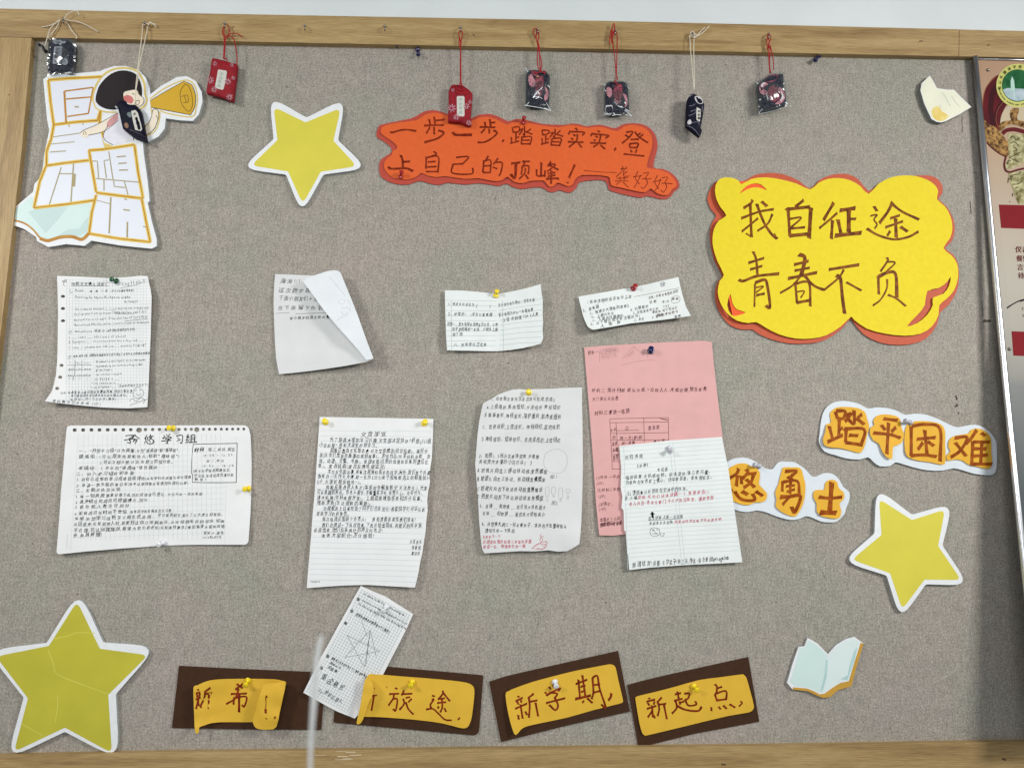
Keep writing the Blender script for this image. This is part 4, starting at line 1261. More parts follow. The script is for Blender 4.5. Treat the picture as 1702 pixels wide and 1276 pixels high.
# --- sheet 1, top left grid paper, green pin
z = (70, 440, 4.907)
h1 = hfield([(188, 466, 2), (100, 462, 5), (240, 462, 9), (252, 500, 12), (247, 600, 9), (244, 675, 12), (190, 570, 4), (150, 520, 4), (110, 560, 5), (97, 620, 7), (78, 665, 15), (120, 672, 9), (180, 676, 7)], 22)
t = page('grid paper with six punched holes and an English poem under the green pin', z,
         '122,90 330,98 540,110 700,100 800,90 860,92 872,150 885,200 893,262 890,400 886,550 880,700 870,950 858,1160 700,1170 500,1163 350,1150 200,1135 100,1124 22,1112 60,1060 80,1030 100,960 112,900 122,800 126,700 128,550 130,400 127,250', PAPER, h1,
         [(170, 258, 18, 12), (170, 357, 18, 12), (170, 457, 18, 12), (158, 820, 17, 13), (147, 916, 17, 13), (123, 1008, 17, 13)], group=PAGES)
rules(t, z, h1, [[(200-(0 if i < 30 else 0), 120+i*25), (884-abs(i-12)*.6, 120+i*25)] for i in range(40)]+[[(200+i*25, 118), (196+i*25, 1130)] for i in range(27)], 2.2, mat('faint_grid_ink', rgb(200, 210, 212), rough=.6))
write(t, z, h1, [
    (236, 168, 545, 170, 30, 'NW数学竞赛九班级♡'), (222, 218, 340, 220, 26, 'I. Poem'), (385, 224, 560, 222, 22, '难度3星'), (560, 222, 748, 218, 22, '(中文古诗翻译加填空)'),
    (268, 272, 720, 274, 26, 'Mooring by Maple Bridge at Night'), (672, 308, 785, 304, 22, 'By Zhang Ji?'),
    (265, 370, 870, 358, 24, 'The crows at moonset (___), streaking the frosty sky'), (262, 412, 850, 388, 24, 'Facing dim fishing boats neath maples, sad I lie'),
    (262, 458, 866, 432, 24, 'Beyond the city wall, from the Inn of Cold Hill'), (262, 500, 872, 474, 24, 'Bells break the ship borne roamer\'s dream at midnight'),
    (218, 552, 480, 548, 24, 'II. Homophones  难度'), (484, 548, 760, 534, 22, '2星 (读音相同但意思拼写不同)'),
    (215, 600, 690, 590, 24, '1. ___ Can I ___ this pair of shoes?'), (215, 638, 825, 622, 24, '2. Everyone ___ that the clown has a big red ___'),
    (215, 685, 848, 660, 24, '3. Come ___ please mum. Can you ___ someone singing?'),
    (208, 756, 880, 730, 24, 'III. 密码 难度2星  如图所示每格数字对应字母请写出数字表示的单词并翻译'),
    (437, 798, 845, 782, 24, 'As shown in the figure, write the words'), (437, 836, 815, 818, 24, 'representing the food according to the'), (437, 866, 580, 862, 24, 'given number.'),
    (437, 902, 650, 896, 22, 'eg: 27753 = apple'), (430, 940, 640, 936, 22, '(1) 79226 = ___'), (400, 975, 648, 970, 22, '* (2) 2606658 = ___'), (400, 1010, 866, 986, 22, '* (3) 2776268 = ___ (注意有的数字可以多个)'),
    (150, 1054, 740, 1042, 28, 'OPR: 本卷是加入魔幻的好奇暴击效果,请把它拿回去'), (235, 1078, 690, 1072, 24, '有兴趣的同学可以做完再交给出题人(加分)'), (228, 1106, 608, 1102, 24, '中度加入班(1千米跑步+暴击)'),
    (222, 806, 398, 804, 18, '1   abc  def'), (218, 856, 398, 854, 20, 'ghi jkl mno'), (212, 904, 398, 902, 20, 'pqrs tuv wxyz'), (215, 934, 380, 932, 18, '0  ——   -')], INKB, bold=.03)
write(t, z, h1, [(652, 172, 860, 140, 40, 'English ♡'), (80, 1120, 480, 1146, 28, '密码要写在反面哦 (1分)')], INKG, 'pencil_note', bold=0)
ik = Ink(h1, .16)
for s_ in ('236,172 545,174', '222,228 250,228', '215,560 240,560', '208,764 232,762', '635,192 760,165 830,140', '672,460 860,440', '600,402 750,398', '566,375 640,390', '268,778 266,900', '325,778 322,938', '208,818 400,816', '208,858 400,856', '205,908 395,906', '255,905 252,940',
           '745,1040 755,1010 785,998 815,1020 830,1050 800,1080 760,1085 742,1060 745,1040', '755,1030 770,1022', '790,1022 808,1026', '765,1055 790,1062 808,1050', '710,1110 740,1090 765,1115 800,1085 835,1100 825,1130', '715,1145 800,1115 870,1090', '162,125 175,140 190,120 198,132 180,145 175,165 188,172', '165,140 180,132 200,140'):
    ik.ribbon(Z(*z, s_), .55)
ik.build('pen_lines', t, INKB)

# --- sheet 2, folded over
z = (430, 430, 6.077)
h2 = hfield([(458, 456, 3), (490, 457, 3), (520, 458, 4), (547, 460, 10), (560, 470, 14), (460, 530, 4), (465, 618, 7), (500, 560, 3), (540, 560, 6), (560, 530, 10), (515, 612, 8), (570, 608, 14), (600, 560, 17), (615, 595, 21), (590, 520, 17)], 16)
t = page('plain sheet whose right half has flopped forward over its writing', z,
         '165,155 250,158 350,162 450,166 545,170 640,180 730,220 900,480 1020,720 1090,880 1155,1012 1120,1030 1080,1042 960,1066 850,1085 700,1108 500,1135 350,1152 205,1165 192,1100 175,1000 162,800 155,600 150,450 152,350 158,250', PAPER3, h2, group=PAGES)
h2f = hfield([(503, 467, 22), (520, 495, 27), (545, 525, 30), (575, 565, 31), (600, 595, 28), (610, 598, 26), (520, 458, 17), (540, 452, 18), (560, 450, 19), (566, 455, 19), (580, 490, 20), (595, 525, 20), (620, 594, 23), (550, 480, 25), (580, 540, 26)], 10)
sheet('folded_flap', t, Z(*z, '445,226 490,198 530,180 580,162 640,142 700,124 745,117 785,118 812,128 828,145 860,222 900,318 950,440 1000,570 1050,710 1100,850 1160,1006 1125,1018 1085,1022 1045,970 1000,915 900,800 800,690 700,572 620,468 560,382 500,300'), PAPER2, h2f, thick=.25, step=5, grid=8)
write(t, z, h2, [(210, 248, 425, 246, 52, '海海!!!'), (200, 342, 530, 340, 50, '这次数学题'), (200, 415, 600, 428, 50, '下面小朋友们十五'), (193, 514, 660, 514, 50, '在下面留下你名')], INKG, 'pencil_note', bold=.03)
write(t, z, h2, [(310, 614, 760, 600, 36, '每小朋友知道还挺可爱吧')], INKB, bold=.03)
ik = Ink(h2, .15)
ik.ribbon(Z(*z, '175,553 240,546 310,545'), .5)
ik.ribbon(Z(*z, '375,555 500,552 690,545'), .6)
ik.build('pencil_lines', t, INKG)
ik = Ink(h2f, .15)
for s_ in ('690,155 780,260 890,400 930,480', '790,620 860,580 960,560 1000,565', '800,430 830,410 870,420 860,450 820,455 800,430', '830,490 870,500 900,480', '845,520 840,550 880,560 905,530', '890,500 920,510 925,545'):
    ik.ribbon(Z(*z, s_), .45)
ik.build('show_through_lines', t, mat('ghost_pencil', rgb(176, 186, 198), rough=.6))

# --- sheet 3, creased open
z = (720, 450, 6.079)
def h3(X, Y):
    X = np.atleast_1d(np.asarray(X, float)); Y = np.atleast_1d(np.asarray(Y, float))
    u = X-826
    v = np.clip((Y-480)/100, 0, 1)
    return (2.2+np.where(u < 0, -u*(.05+.05*v), u*(.16+.02*v))+1.5*v)*.001
t = page('small lined double leaf creased down the middle, opened out under a yellow pin', z,
         '118,198 230,198 330,202 450,212 560,225 640,232 700,226 780,212 860,195 960,172 1085,135 1095,220 1108,300 1106,420 1110,520 1105,600 1112,680 1090,735 1000,760 900,782 780,800 650,812 520,812 400,808 270,806 140,802 130,650 125,500 120,350', PAPERM, h3, group=PAGES)
seg3 = [[(128, 300+i*51), (642, 305+i*50)] for i in range(10)]+[[(648, 305+i*50), (870, 262+i*52), (1100, 228+i*55)] for i in range(10) if i > 0]+[[(184, 300), (186, 800)], [(700, 300), (712, 800)]]
rules(t, z, h3, seg3, 3.6, INKP)
write(t, z, h3, [(150, 350, 420, 358, 40, '1、地球平均半径为'), (430, 366, 590, 368, 40, '(     )'), (150, 452, 320, 456, 42, '2、地球的'), (322, 456, 600, 460, 40, '(    )平方公里表面'),
                 (140, 556, 655, 564, 42, '试验一、在大海地球自转南信东风、小明'), (190, 606, 655, 610, 42, '同学发明绳栓一条线、小明系上绳'), (190, 655, 300, 658, 40, '动了线'),
                 (205, 762, 545, 764, 40, '八、到零度往正北数')], INKB, bold=.03)
write(t, z, h3, [(655, 365, 1030, 305, 38, '答①他们地方做对、没有纬度'), (660, 465, 1015, 405, 40, '答②地球为什么一周是纬度'), (705, 515, 1070, 450, 40, '上位 点知道 COA 2人度')], INKB, bold=.03)

# --- sheet 4, small slip under red pin
z = (940, 450, 5.547)
h4 = hfield([(963, 495, 6), (1052, 478, 2), (1127, 462, 6), (975, 530, 14), (986, 547, 20), (1050, 520, 8), (1050, 543, 13), (1100, 500, 8), (1148, 525, 18), (1120, 530, 15)], 14)
t = page('small crowded slip of paper hanging askew from the red pin, above the pink sheet', z,
         '118,238 260,214 400,190 520,168 640,150 840,104 1040,58 1060,150 1078,225 1110,330 1155,415 1030,434 900,452 750,468 600,485 450,512 300,536 255,543 232,535 205,515 180,465 160,410 145,350 130,290', PAPERM, h4, group=PAGES, grid=7)
ik = Ink(h4, .15)
ik.ribbon(Z(*z, '630,240 1050,158'), .5)
ik.ribbon(Z(*z, '975,262 990,240 1030,232 1055,250 1045,285 1000,298 975,280 975,262'), .5)
ik.build('pen_lines', t, INKM)
write(t, z, h4, [(200, 308, 615, 245, 36, '1 用简洁明的语言表示上面'), (163, 382, 315, 340, 34, '2、查来源'), (225, 405, 590, 328, 34, '2、我国古代做数的是谁()'), (600, 372, 770, 336, 32, 'B. 刘徽都的'),
                 (240, 440, 455, 400, 34, 'A、上朝代的队'), (625, 400, 860, 362, 32, 'D. 沈括和祖冲之好'), (250, 470, 540, 425, 34, 'C、上面的问题难的'), (228, 502, 690, 425, 34, '3、以下哪位数学家主要研究('), (320, 522, 550, 478, 32, '人类数'), (635, 468, 730, 450, 32, 'C、欧拉'), (800, 440, 915, 416, 30, 'D. 笛卡尔'), (1005, 435, 1070, 420, 26, '圈圈')], INKB, bold=.03)
write(t, z, h4, [(765, 262, 1045, 200, 30, '众题1 如需请发我的同学'), (775, 305, 840, 290, 28, '位哦'), (890, 302, 960, 290, 24, '考:对'), (980, 275, 1050, 262, 28, '难题'), (895, 345, 970, 325, 28, '《文》'), (800, 395, 1035, 350, 28, '每格数 如下可以公'), (840, 425, 1045, 382, 28, '谢谢 请你把写')], INKM, 'maroon_note', bold=.03)
write(t, z, h4, [(870, 150, 945, 142, 52, '徐')], INKG, 'pencil_note', bold=.03)

# --- pink sheet
z = (940, 450, 5.547)
z2 = (940, 660, 4.253)
po_ = [(970.8, 577.3), (1000, 574.6), (1030, 573), (1065, 571), (1100, 569), (1135, 567.6), (1165, 566.3), (1175, 566.6), (1183, 568.5), (1186, 600), (1192.8, 660), (1201, 727), (1208, 800), (1213, 884), (1120, 886), (1037.5, 887.5), (1020, 890), (996, 889.3), (991, 840), (984, 740), (977.6, 660)]
h5 = hfield([(971, 578, 3), (1081, 578, 2), (1183, 568, 4), (985, 740, 3), (996, 888, 5), (1100, 700, 2.5), (1195, 690, 3.5), (1100, 880, 3)], 30)
t = thing('note_sheet', 'tall salmon pink sheet under the dark blue pin, partly covered by a lined sheet', 'paper', 1085, 730, 0, PAGES)
ONPAGE[t.name] = sheet('page', t, po_, PINK, h5, thick=.25, step=8, grid=12)
write(t, z, h5, [(208, 778, 275, 764, 42, '材料'), (278, 760, 305, 756, 36, '一'), (240, 1118, 1135, 1112, 42, '材料二 落叶归根 鼎以元载:"众拜人人,不知切厘'), (1135, 1112, 1305, 1104, 42, ',故无客有'), (246, 1200, 490, 1190, 40, '大门第以天启色')], INKM, bold=.03)
write(t, z2, h5, [(203, 128, 300, 118, 32, '材料三'), (305, 120, 455, 112, 36, '秦统一措施'), (318, 246, 360, 240, 26, '文字'), (585, 232, 670, 228, 38, '郡县制'), (328, 296, 360, 294, 26, '货'), (384, 300, 545, 294, 28, '统一文(字)圆'), (330, 336, 370, 332, 26, '度量'), (395, 336, 495, 330, 26, '统一度衡'), (335, 385, 372, 380, 34, '法律'), (335, 445, 378, 440, 40, '思想'),
                  (622, 322, 705, 314, 22, '秦小篆'), (218, 578, 388, 570, 28, '(1)材料一中的'), (218, 620, 272, 614, 24, '(2分)'), (226, 668, 388, 660, 28, '(2)材料二中的'), (234, 712, 284, 706, 24, '(2分)'), (234, 768, 352, 762, 30, '(3)填空。'), (238, 802, 290, 796, 24, '(1分)'),
                  (242, 880, 388, 868, 32, '本题共三小问'), (244, 915, 402, 900, 30, '整理时间的答案'), (248, 912, 400, 898, 30, '整理时间')], INKM, bold=.03)
ik = Ink(h5, .15)
for s_ in ('312,152 728,143', '314,180 728,174', '312,152 326,400 330,508', '357,182 366,330', '553,148 557,320', '726,143 730,312', '320,256 728,250', '358,236 518,233', '322,304 728,300', '326,342 380,338', '328,378 382,376', '330,405 384,402', '330,455 385,452', '330,508 388,506', '425,228 430,208 442,212 438,230 425,228'):
    ik.ribbon(Z(*z2, s_), .62)
for k in range(5):
    ik.ribbon(Z(*z2, f'{660+k*6},{147+k*2} 722,{158+k}'), .4)
ik.build('pen_lines', t, INKM)
ik = Ink(h5, .15)
for s_ in ['525,810 570,760 625,700 680,745 760,765', '520,868 600,850 700,830 820,822', '550,800 600,760', '570,790 630,740', '590,790 640,745', '740,760 770,745', '640,700 600,760', '750,770 760,800', '780,760 800,775', '310,750 330,730 430,712 480,715 490,745', '312,750 316,840', '325,800 420,790']:
    ik.ribbon(Z(*z, s_), .4)
for k in range(13):
    ik.ribbon(Z(*z, f'{318+k*12},{742-k*2} {322+k*12+random.randint(-4,4)},{830-random.randint(0,60)}'), .35)
for k in range(9):
    ik.ribbon(Z(*z, f'{350+k*14},{712+random.randint(0,10)} {375+k*13},{740+random.randint(0,10)}'), .35)
ik.build('pencil_sketch', t, mat('pencil_on_pink', rgb(156, 116, 118), rough=.6))

# --- lined sheet over pink
z = (940, 660, 4.253)
h6 = hfield([(1030, 742, 6), (1113, 748, 3.2), (1200, 727, 6), (1040, 850, 9), (1046, 945, 10), (1120, 850, 6), (1140, 942, 8), (1234, 933, 10), (1215, 830, 10)], 26)
t = page('white lined sheet with black and pink writing, overlapping the pink sheet', z,
         '380,345 470,334 560,325 650,315 740,305 900,294 1105,280 1125,380 1150,500 1172,650 1195,800 1222,980 1250,1165 1080,1174 900,1182 750,1192 600,1203 450,1220 442,1110 436,1105 425,950 414,940 410,800 395,780 402,700 390,640 394,500 386,420', PAPERM, h6, group=PAGES)
seg = []
for i in range(27):
    y = 352+i*31.2
    seg.append([(384+i*2.6 if i else 384, y), (760+i*2, y-28), (1118+i*4.9, y-52)])
seg += [[(412, 350), (440, 1215)], [(735, 320), (822, 1185)], [(758, 318), (845, 1184)]]
rules(t, z, h6, seg[:26]+seg[27:], 2.6, mat('faint_rule_ink', rgb(192, 208, 212), rough=.6))
write(t, z, h6, [(420, 440, 552, 425, 34, '出自:真题'), (495, 500, 600, 488, 28, '《母亲》'), (650, 526, 725, 520, 30, '李虹香'), (425, 582, 1040, 536, 32, '每到此景,让机枕树桥、前法泼然,落三更河里。'), (425, 618, 1050, 574, 34, '也病响社居衣裳上爱心、白中黎泪意、去死有如言。'),
                 (432, 692, 880, 654, 32, '(2) 请简要分析首联在全诗中的作用。'), (418, 728, 510, 720, 30, '答:小编'), (585, 866, 835, 848, 26, '这次出题人第一次出题'), (590, 904, 770, 892, 26, '大家请多多反映,'), (472, 1200, 620, 1188, 46, '朋请欣赏!'), (620, 1188, 1040, 1160, 40, '自题·文学武子!别三元,作这·是今很高')], INKB, bold=.03)
write(t, z, h6, [(1035, 1160, 1155, 1148, 44, 'Springmina')], INKB, 'signature', bold=.3)
write(t, z, h6, [(510, 722, 1020, 680, 30, '提醒:给你们读读读藏一下,重要单点!!!'), (450, 768, 1050, 722, 32, '但人自信·无有主要门,千万不能没看里、谢谢参加'), (770, 892, 1105, 872, 26, '欢请有时欢在猜不可的建议吧')], INKR, 'pink_note', bold=.08)
ik = Ink(h6, .15)
ik.poly(Z(*z, '608,850 606,826 596,828 612,806 632,826 622,826 624,850'))
for s_ in ('588,872 830,856', '600,930 598,960 610,978 640,980 662,970 664,935 650,925 615,922 600,930', '612,940 620,935 628,942', '640,938 650,934 656,942', '612,960 630,966 652,958', '675,955 672,975 690,980 698,960 685,965', '610,930 655,975'):
    ik.ribbon(Z(*z, s_), .6)
ik.build('pen_lines', t, INKB)

# --- long plain sheet
z = (770, 630, 4.253)
h7 = hfield([(878, 651, 2), (816, 663, 12), (840, 650, 6), (967, 644, 6), (795, 740, 13), (800, 700, 9), (790, 800, 13), (800, 915, 9), (870, 750, 3), (880, 850, 4), (966, 750, 7), (968, 850, 8), (955, 908, 16), (930, 915, 8)], 20)
t = page('long plain sheet of biology questions, its left edge curling forward, under a yellow pin', z,
         '195,140 250,108 300,88 350,74 400,69 430,75 500,70 600,68 700,62 840,58 840,180 843,300 844,450 846,600 842,800 835,1000 828,1100 820,1165 780,1190 735,1214 670,1218 600,1208 500,1216 400,1214 280,1222 150,1230 136,1205 130,1180 120,1090 112,1000 104,850 92,700 84,600 92,500 100,400 112,300 128,220 140,170', PAPER3, h7, group=PAGES)
write(t, z, h7, [(195, 150, 650, 155, 32, '1、动物器官是依次有次数与形成,形成()'), (165, 208, 690, 212, 36, 'A 上皮组织,肌肉组织,分泌组织 神经组织'), (150, 266, 695, 282, 38, 'B 输导组织,神经组织,保护组织,肌肉或组织'), (135, 350, 685, 352, 38, 'C、营养组织,上皮组织、神经组织,肌肉组织'),
                 (130, 435, 690, 448, 38, 'D 神经组织、结缔组织、肌肉或组织,上皮组织'), (110, 552, 540, 562, 34, '2、如图1、2所示显微镜观察 多细胞'), (110, 596, 430, 600, 34, '具有放大效果的小洞应读'), (430, 600, 495, 600, 34, '( )'),
                 (98, 658, 600, 668, 38, 'A 把玻片向左上移动转动细准焦螺旋'), (98, 718, 585, 724, 38, 'B 把玻片向左上移动、转动粗准焦螺旋'), (98, 786, 565, 798, 38, 'C 把玻片向右下移动转动粗准焦螺旋'), (100, 842, 568, 860, 38, 'D 把玻片向右下移动转动细准焦螺旋'),
                 (115, 908, 585, 920, 34, '3、目镜 __ 和物镜 __ 组合放大倍数最大'), (135, 960, 580, 972, 34, '目镜 __ 和物镜 __ 组合放大倍数最小'), (128, 1036, 735, 1052, 34, '4、自然界大树上一枝条要种子、播种后大家要种植认'), (152, 1084, 365, 1082, 32, '请写分析一下原因')], INKB, bold=.03)
write(t, z, h7, [(135, 1125, 265, 1118, 26, '大家复习一下'), (138, 1162, 485, 1158, 30, '这题是由我的错题三年级的错题'), (140, 1196, 440, 1190, 28, '都是一位、地理学生对一编')], INKR, 'pink_note', bold=.08)
write(t, z, h7, [(612, 700, 665, 698, 26, '图1'), (622, 886, 668, 886, 30, '图2')], INKG, 'pencil_note', bold=0)
ik = Ink(h7, .15)
for s_ in ['568,580 580,530 625,500 680,495 725,530 735,590 715,640 670,665 610,655 575,620 568,580', '582,765 604,765 604,820 582,820 582,765', '626,765 648,765 648,810 626,810 626,765', '676,770 700,770 700,835 676,835 676,770', '728,778 752,778 752,800 728,800 728,778', '592,822 592,845', '584,850 600,850 592,862 584,850', '637,812 637,835', '688,836 688,852', '740,802 740,830',
           '630,825 645,825 637,838', '680,850 696,850 688,866 680,850', '732,832 748,832 740,848 732,832']:
    ik.ribbon(Z(*z, s_), .42)
ik.build('pencil_lines', t, mat('soft_pencil', rgb(150, 152, 154), rough=.6))
ik = Ink(h7, .16)
for s_ in ['485,1195 520,1170 560,1150 590,1145', '500,1180 540,1160 575,1190 530,1200 490,1195', '540,1140 550,1115 570,1110', '535,1165 560,1135 545,1105 555,1095', '560,1160 590,1175 560,1200 520,1190', '570,1145 595,1155 575,1175']:
    ik.ribbon(Z(*z, s_), .7)
ik.build('scribble', t, INKR)

# --- landscape sheet with punched edge
z = (80, 690, 4.863)
h8 = hfield([(111, 710, 5), (285, 710, 2), (413, 712, 4), (105, 780, 7), (98, 915, 9), (160, 915, 8), (268, 902, 2), (330, 905, 4), (408, 812, 2), (412, 900, 6), (250, 800, 4), (350, 800, 3), (160, 790, 5)], 28)
xs_ = [215, 283, 350, 415, 482, 543, 607, 668, 787, 845, 900, 955, 1058, 1110, 1158, 1256, 1304, 1352, 1400, 1445, 1491, 1536, 1582]
hol = [(x, 115-(x-900)*.006, 18-x*.004, 15-x*.002) for x in xs_]+[(735, 120, 24, 20), (1202, 116, 21, 20)]
t = page('wide landscape sheet with a row of punched holes and a boxed timetable', z,
         '150,105 158,90 180,82 400,82 700,83 1000,82 1300,80 1570,80 1600,84 1622,105 1636,160 1642,280 1645,400 1643,600 1635,800 1628,900 1620,1015 1608,1038 1588,1045 1400,1045 1200,1045 1050,1048 900,1055 750,1065 600,1075 450,1088 300,1100 180,1113 88,1122 70,1112 68,1098 80,960 92,800 105,600 120,450 133,280', PAPER, h8, hol, group='pinned study group notices', name='notice_sheet')
seg = [[(245-i*1.3, 245+i*46.6), (1160, 232+i*45)] for i in range(5)]+[[(240-i*1.3, 245+i*46.6), (1430+i*.4, 220+i*45.2)] for i in range(5, 17)]+[[(245, 150), (180, 1090)], [(1520, 170), (1530, 300)], [(1440, 560), (1425, 1030)]]
for i in range(30):
    seg.append([(290+i*38, 150), (268+i*39, 1010)])
rules(t, z, h8, seg, 1.8, mat('faint_grid_ink', rgb(200, 210, 212), rough=.6))
ik = Ink(h8, .16)
for s_ in ('1173,233 1350,230 1528,226*5', '1528,226 1524,385 1520,542*5', '1520,542 1340,544 1166,541*5', '1173,233 1162,350 1158,472*4', '1158,472 1168,478 1166,541*4'):
    p_, w_ = s_.split('*')
    ik.ribbon(Z(*z, p_), float(w_)/z[2])
# title written by hand
ik.strokes(*z, '''625,165 690,160 660,185;615,200 700,190 685,215;655,185 665,225 640,218;690,175 655,205;705,155 680,185;700,160 738,190;690,200 720,195 700,230;705,205 715,212;
800,160 780,190;790,180 790,212;805,175 806,205;830,155 815,180;820,172 850,168;840,172 815,205;822,180 855,205;782,215 780,228;795,212 810,230 850,226 845,212;820,210 828,216;850,205 858,215;
935,160 942,172;958,152 962,168;985,150 970,170;925,180 930,190;928,182 995,176 985,188;945,192 980,190 962,205;915,208 995,202;962,205 965,228 950,222;
1035,168 1085,162 1080,222 1065,218;1045,182 1060,190;1040,208 1070,196;
1135,155 1118,175 1140,172 1115,195;1112,205 1145,195;1110,222 1140,212;1155,162 1155,215;1155,162 1185,160 1183,215;1157,180 1183,178;1157,196 1183,194;1140,220 1203,214''', 5.5)
ik.build('title_character', t, INKB, split=1.4)
write(t, z, h8, [(243, 302, 340, 298, 34, '一、'), (335, 302, 700, 298, 34, '"矜悠学习组"分为两组'), (705, 300, 1085, 296, 34, ',分为"提高组"和"基础组"。'), (248, 350, 400, 346, 34, '提高组:'), (410, 350, 1065, 340, 34, '1.可以用来免帮助他人(帮助"基础组")'), (415, 392, 1030, 388, 32, '2 可以互相习惯,讨论,有意义的提升题。'),
                 (245, 440, 390, 436, 34, '基础组:'), (425, 440, 885, 434, 32, '1. 可以向"提高组"成员提问'), (225, 488, 700, 480, 34, '二、加入学习组前的准备'), (230, 530, 790, 522, 34, '1. 对自己近期的学习成绩自我评估'), (785, 522, 1160, 512, 28, '(从各学科成绩算出平均成绩'),
                 (226, 578, 650, 568, 32, '2. 准备一本书面的笔记本'), (645, 568, 1135, 558, 28, '(用于记录想要分享或想知道的问题)'), (222, 620, 590, 612, 32, '三、定期总结及实现'), (220, 668, 460, 660, 32, '1. 每一到两周'), (468, 660, 955, 650, 32, '需要对每个成员的成绩进行登记,'), (965, 650, 1250, 644, 26, '对比与前一次的差距'),
                 (220, 712, 560, 702, 32, '2 进步明显的成员可'), (560, 702, 812, 694, 32, '根据情况,加分'), (215, 755, 665, 738, 32, '3 帮助他人者也可加分'), (210, 806, 640, 790, 32, '4 如有成员长时间不参加'), (655, 790, 1000, 778, 28, ',则会扣分或直接踢出学习组'),
                 (212, 852, 850, 830, 34, '声明:矜悠学习组将于下周正式启用,'), (885, 820, 1410, 812, 30, '学习组的目的是为了让大家互相帮助,'), (205, 898, 700, 880, 36, '共同进步,在帮助他人时,能更好'), (700, 880, 1435, 866, 30, '让自己理解题目,让班级拥有好的学风,如有'),
                 (205, 945, 760, 926, 36, '不合理,可以向我提出,希望大家'), (760, 920, 1430, 908, 30, '积极参加(没有硬性要求)!最后希望大家共同进'), (200, 985, 440, 975, 36, '步,共创辉煌!'), (1255, 962, 1425, 960, 30, '发起人:蔓友'), (1250, 995, 1400, 992, 24, '2023年6月9日'),
                 (1290, 290, 1515, 288, 30, '周二,周四,周五'), (1250, 332, 1500, 328, 24, '12:30 ~ 12:50'), (1280, 378, 1430, 374, 24, '周二,周四'), (1245, 418, 1510, 414, 24, '18:00 ~ 18:30'),
                 (1172, 460, 1480, 454, 28, '(由于在中饭后和晚饭后,'), (1182, 500, 1500, 494, 28, '所以说,请各位成员准时到'), (1184, 530, 1280, 526, 24, '教室)')], INKB, bold=.03)
write(t, z, h8, [(1180, 294, 1265, 290, 42, '时间')], INKB, 'box_heading', bold=.6)
write(t, z, h8, [(150, 1075, 160, 960, 14, 'Campus notebook')], INKP, 'printed_margin_note', bold=0)

# --- notice sheet with two yellow pins
z = (490, 680, 4.116)
h9 = hfield([(533, 694, 3), (540, 700, 2), (708, 700, 2), (620, 695, 4), (720, 696, 4), (525, 800, 6), (512, 970, 8), (600, 830, 4), (700, 870, 8), (688, 972, 10), (712, 820, 8), (600, 970, 6)], 28)
random.seed(3)
edge = []
for (x, y) in [(950, 65), (947, 130), (945, 200), (940, 260), (937, 330), (930, 400), (925, 460), (922, 500), (915, 560), (908, 620), (905, 690), (900, 760), (893, 830), (884, 900), (872, 980), (862, 1040), (850, 1090), (836, 1150), (822, 1218)]:
    edge.append((x+random.uniform(-4, 4), y))
o9 = '170,52 300,54 400,56 550,58 750,62 '+' '.join(f'{a:.0f},{b}' for a, b in edge)+' 700,1212 600,1206 500,1200 400,1202 300,1206 190,1214 82,1222 90,1110 100,1000 112,860 122,720 135,580 146,420 158,240'
t = page('tall lined notice densely filled with handwriting, with two yellow pins', z, o9, PAPER, h9, group='pinned study group notices', name='notice_sheet')
seg = [[(178-i*2.9, 145+i*36.4), (560, 148+i*36.6), (935-i*3.2, 152+i*36.8)] for i in range(29)]
rules(t, z, h9, seg, 2.4, mat('faint_rule_ink', rgb(192, 208, 212), rough=.6))
T9 = [(448, 186, 635, 186, 36, '文宣部宣'), (238, 224, 935, 232, 36, '为了提高大家的学习兴趣,文宣部决定开办"矜悠(八)班'), (166, 258, 580, 262, 34, '小说周报",帮助大家更好地学习。'), (240, 295, 912, 302, 34, '周报正面由文宣部负责,分为文章精选(同学投稿)、美好分'),
      (166, 328, 930, 338, 34, '享(同学们发现的趣事和美好故事)、影视作品(分享好的电影、游'), (165, 366, 915, 374, 34, '戏、动漫、文章、书籍)、烦恼求助(近期的烦恼和班委的意见征'), (160, 400, 620, 406, 34, '集)、匿名投稿(匿名反馈班级近况)'), (224, 440, 930, 446, 34, '不仅投负面的事,单备注是我和喜好的同学(另外,我们每个月都'),
      (155, 472, 925, 482, 34, '会举办一次作文大赛,第一名加5分!)(每个投稿被选上的都能加1~'), (150, 508, 470, 510, 34, '5分,大家积极投稿哈~)。'), (212, 546, 910, 552, 34, '周报反面负责人未定(某部同学偏重数学,无法胜任!),大家'), (150, 580, 890, 586, 34, '可认真踊跃报名。负责人要求:不偏重某学科,有责任心。内容分为、'),
      (150, 618, 890, 624, 34, '课外拓展(学科难题分享)、上期周报难题答案和加分名单、'), (150, 652, 540, 656, 34, '难题求助(无法理解的难题)。'), (195, 690, 895, 696, 34, '出题被选上以来帮助了同学们也能加分!希望同学们可以以此'), (148, 726, 385, 728, 34, '提高学习的积极性。'),
      (186, 764, 490, 766, 34, '再次强调反面缺个负责人!'), (528, 766, 830, 768, 34, '请有意者速来找我们报名!'), (184, 804, 870, 810, 34, '我们会测试一下周报效果,下周开始出周报,有建议的同学来'), (130, 838, 605, 840, 36, '必说出来,他们会采纳好的并及时改正!'), (180, 876, 545, 878, 34, '谢谢大家配合!万分感谢!'),
      (785, 918, 872, 918, 32, '文宣部长'), (798, 958, 865, 958, 32, '李馨恒'), (796, 996, 860, 996, 30, '喜好好')]
write(t, z, h9, T9, INKB, bold=.03)
write(t, z, h9, [(105, 1184, 175, 1182, 22, 'Campus')], INKG, 'printed_mark', jit=0, bold=0)

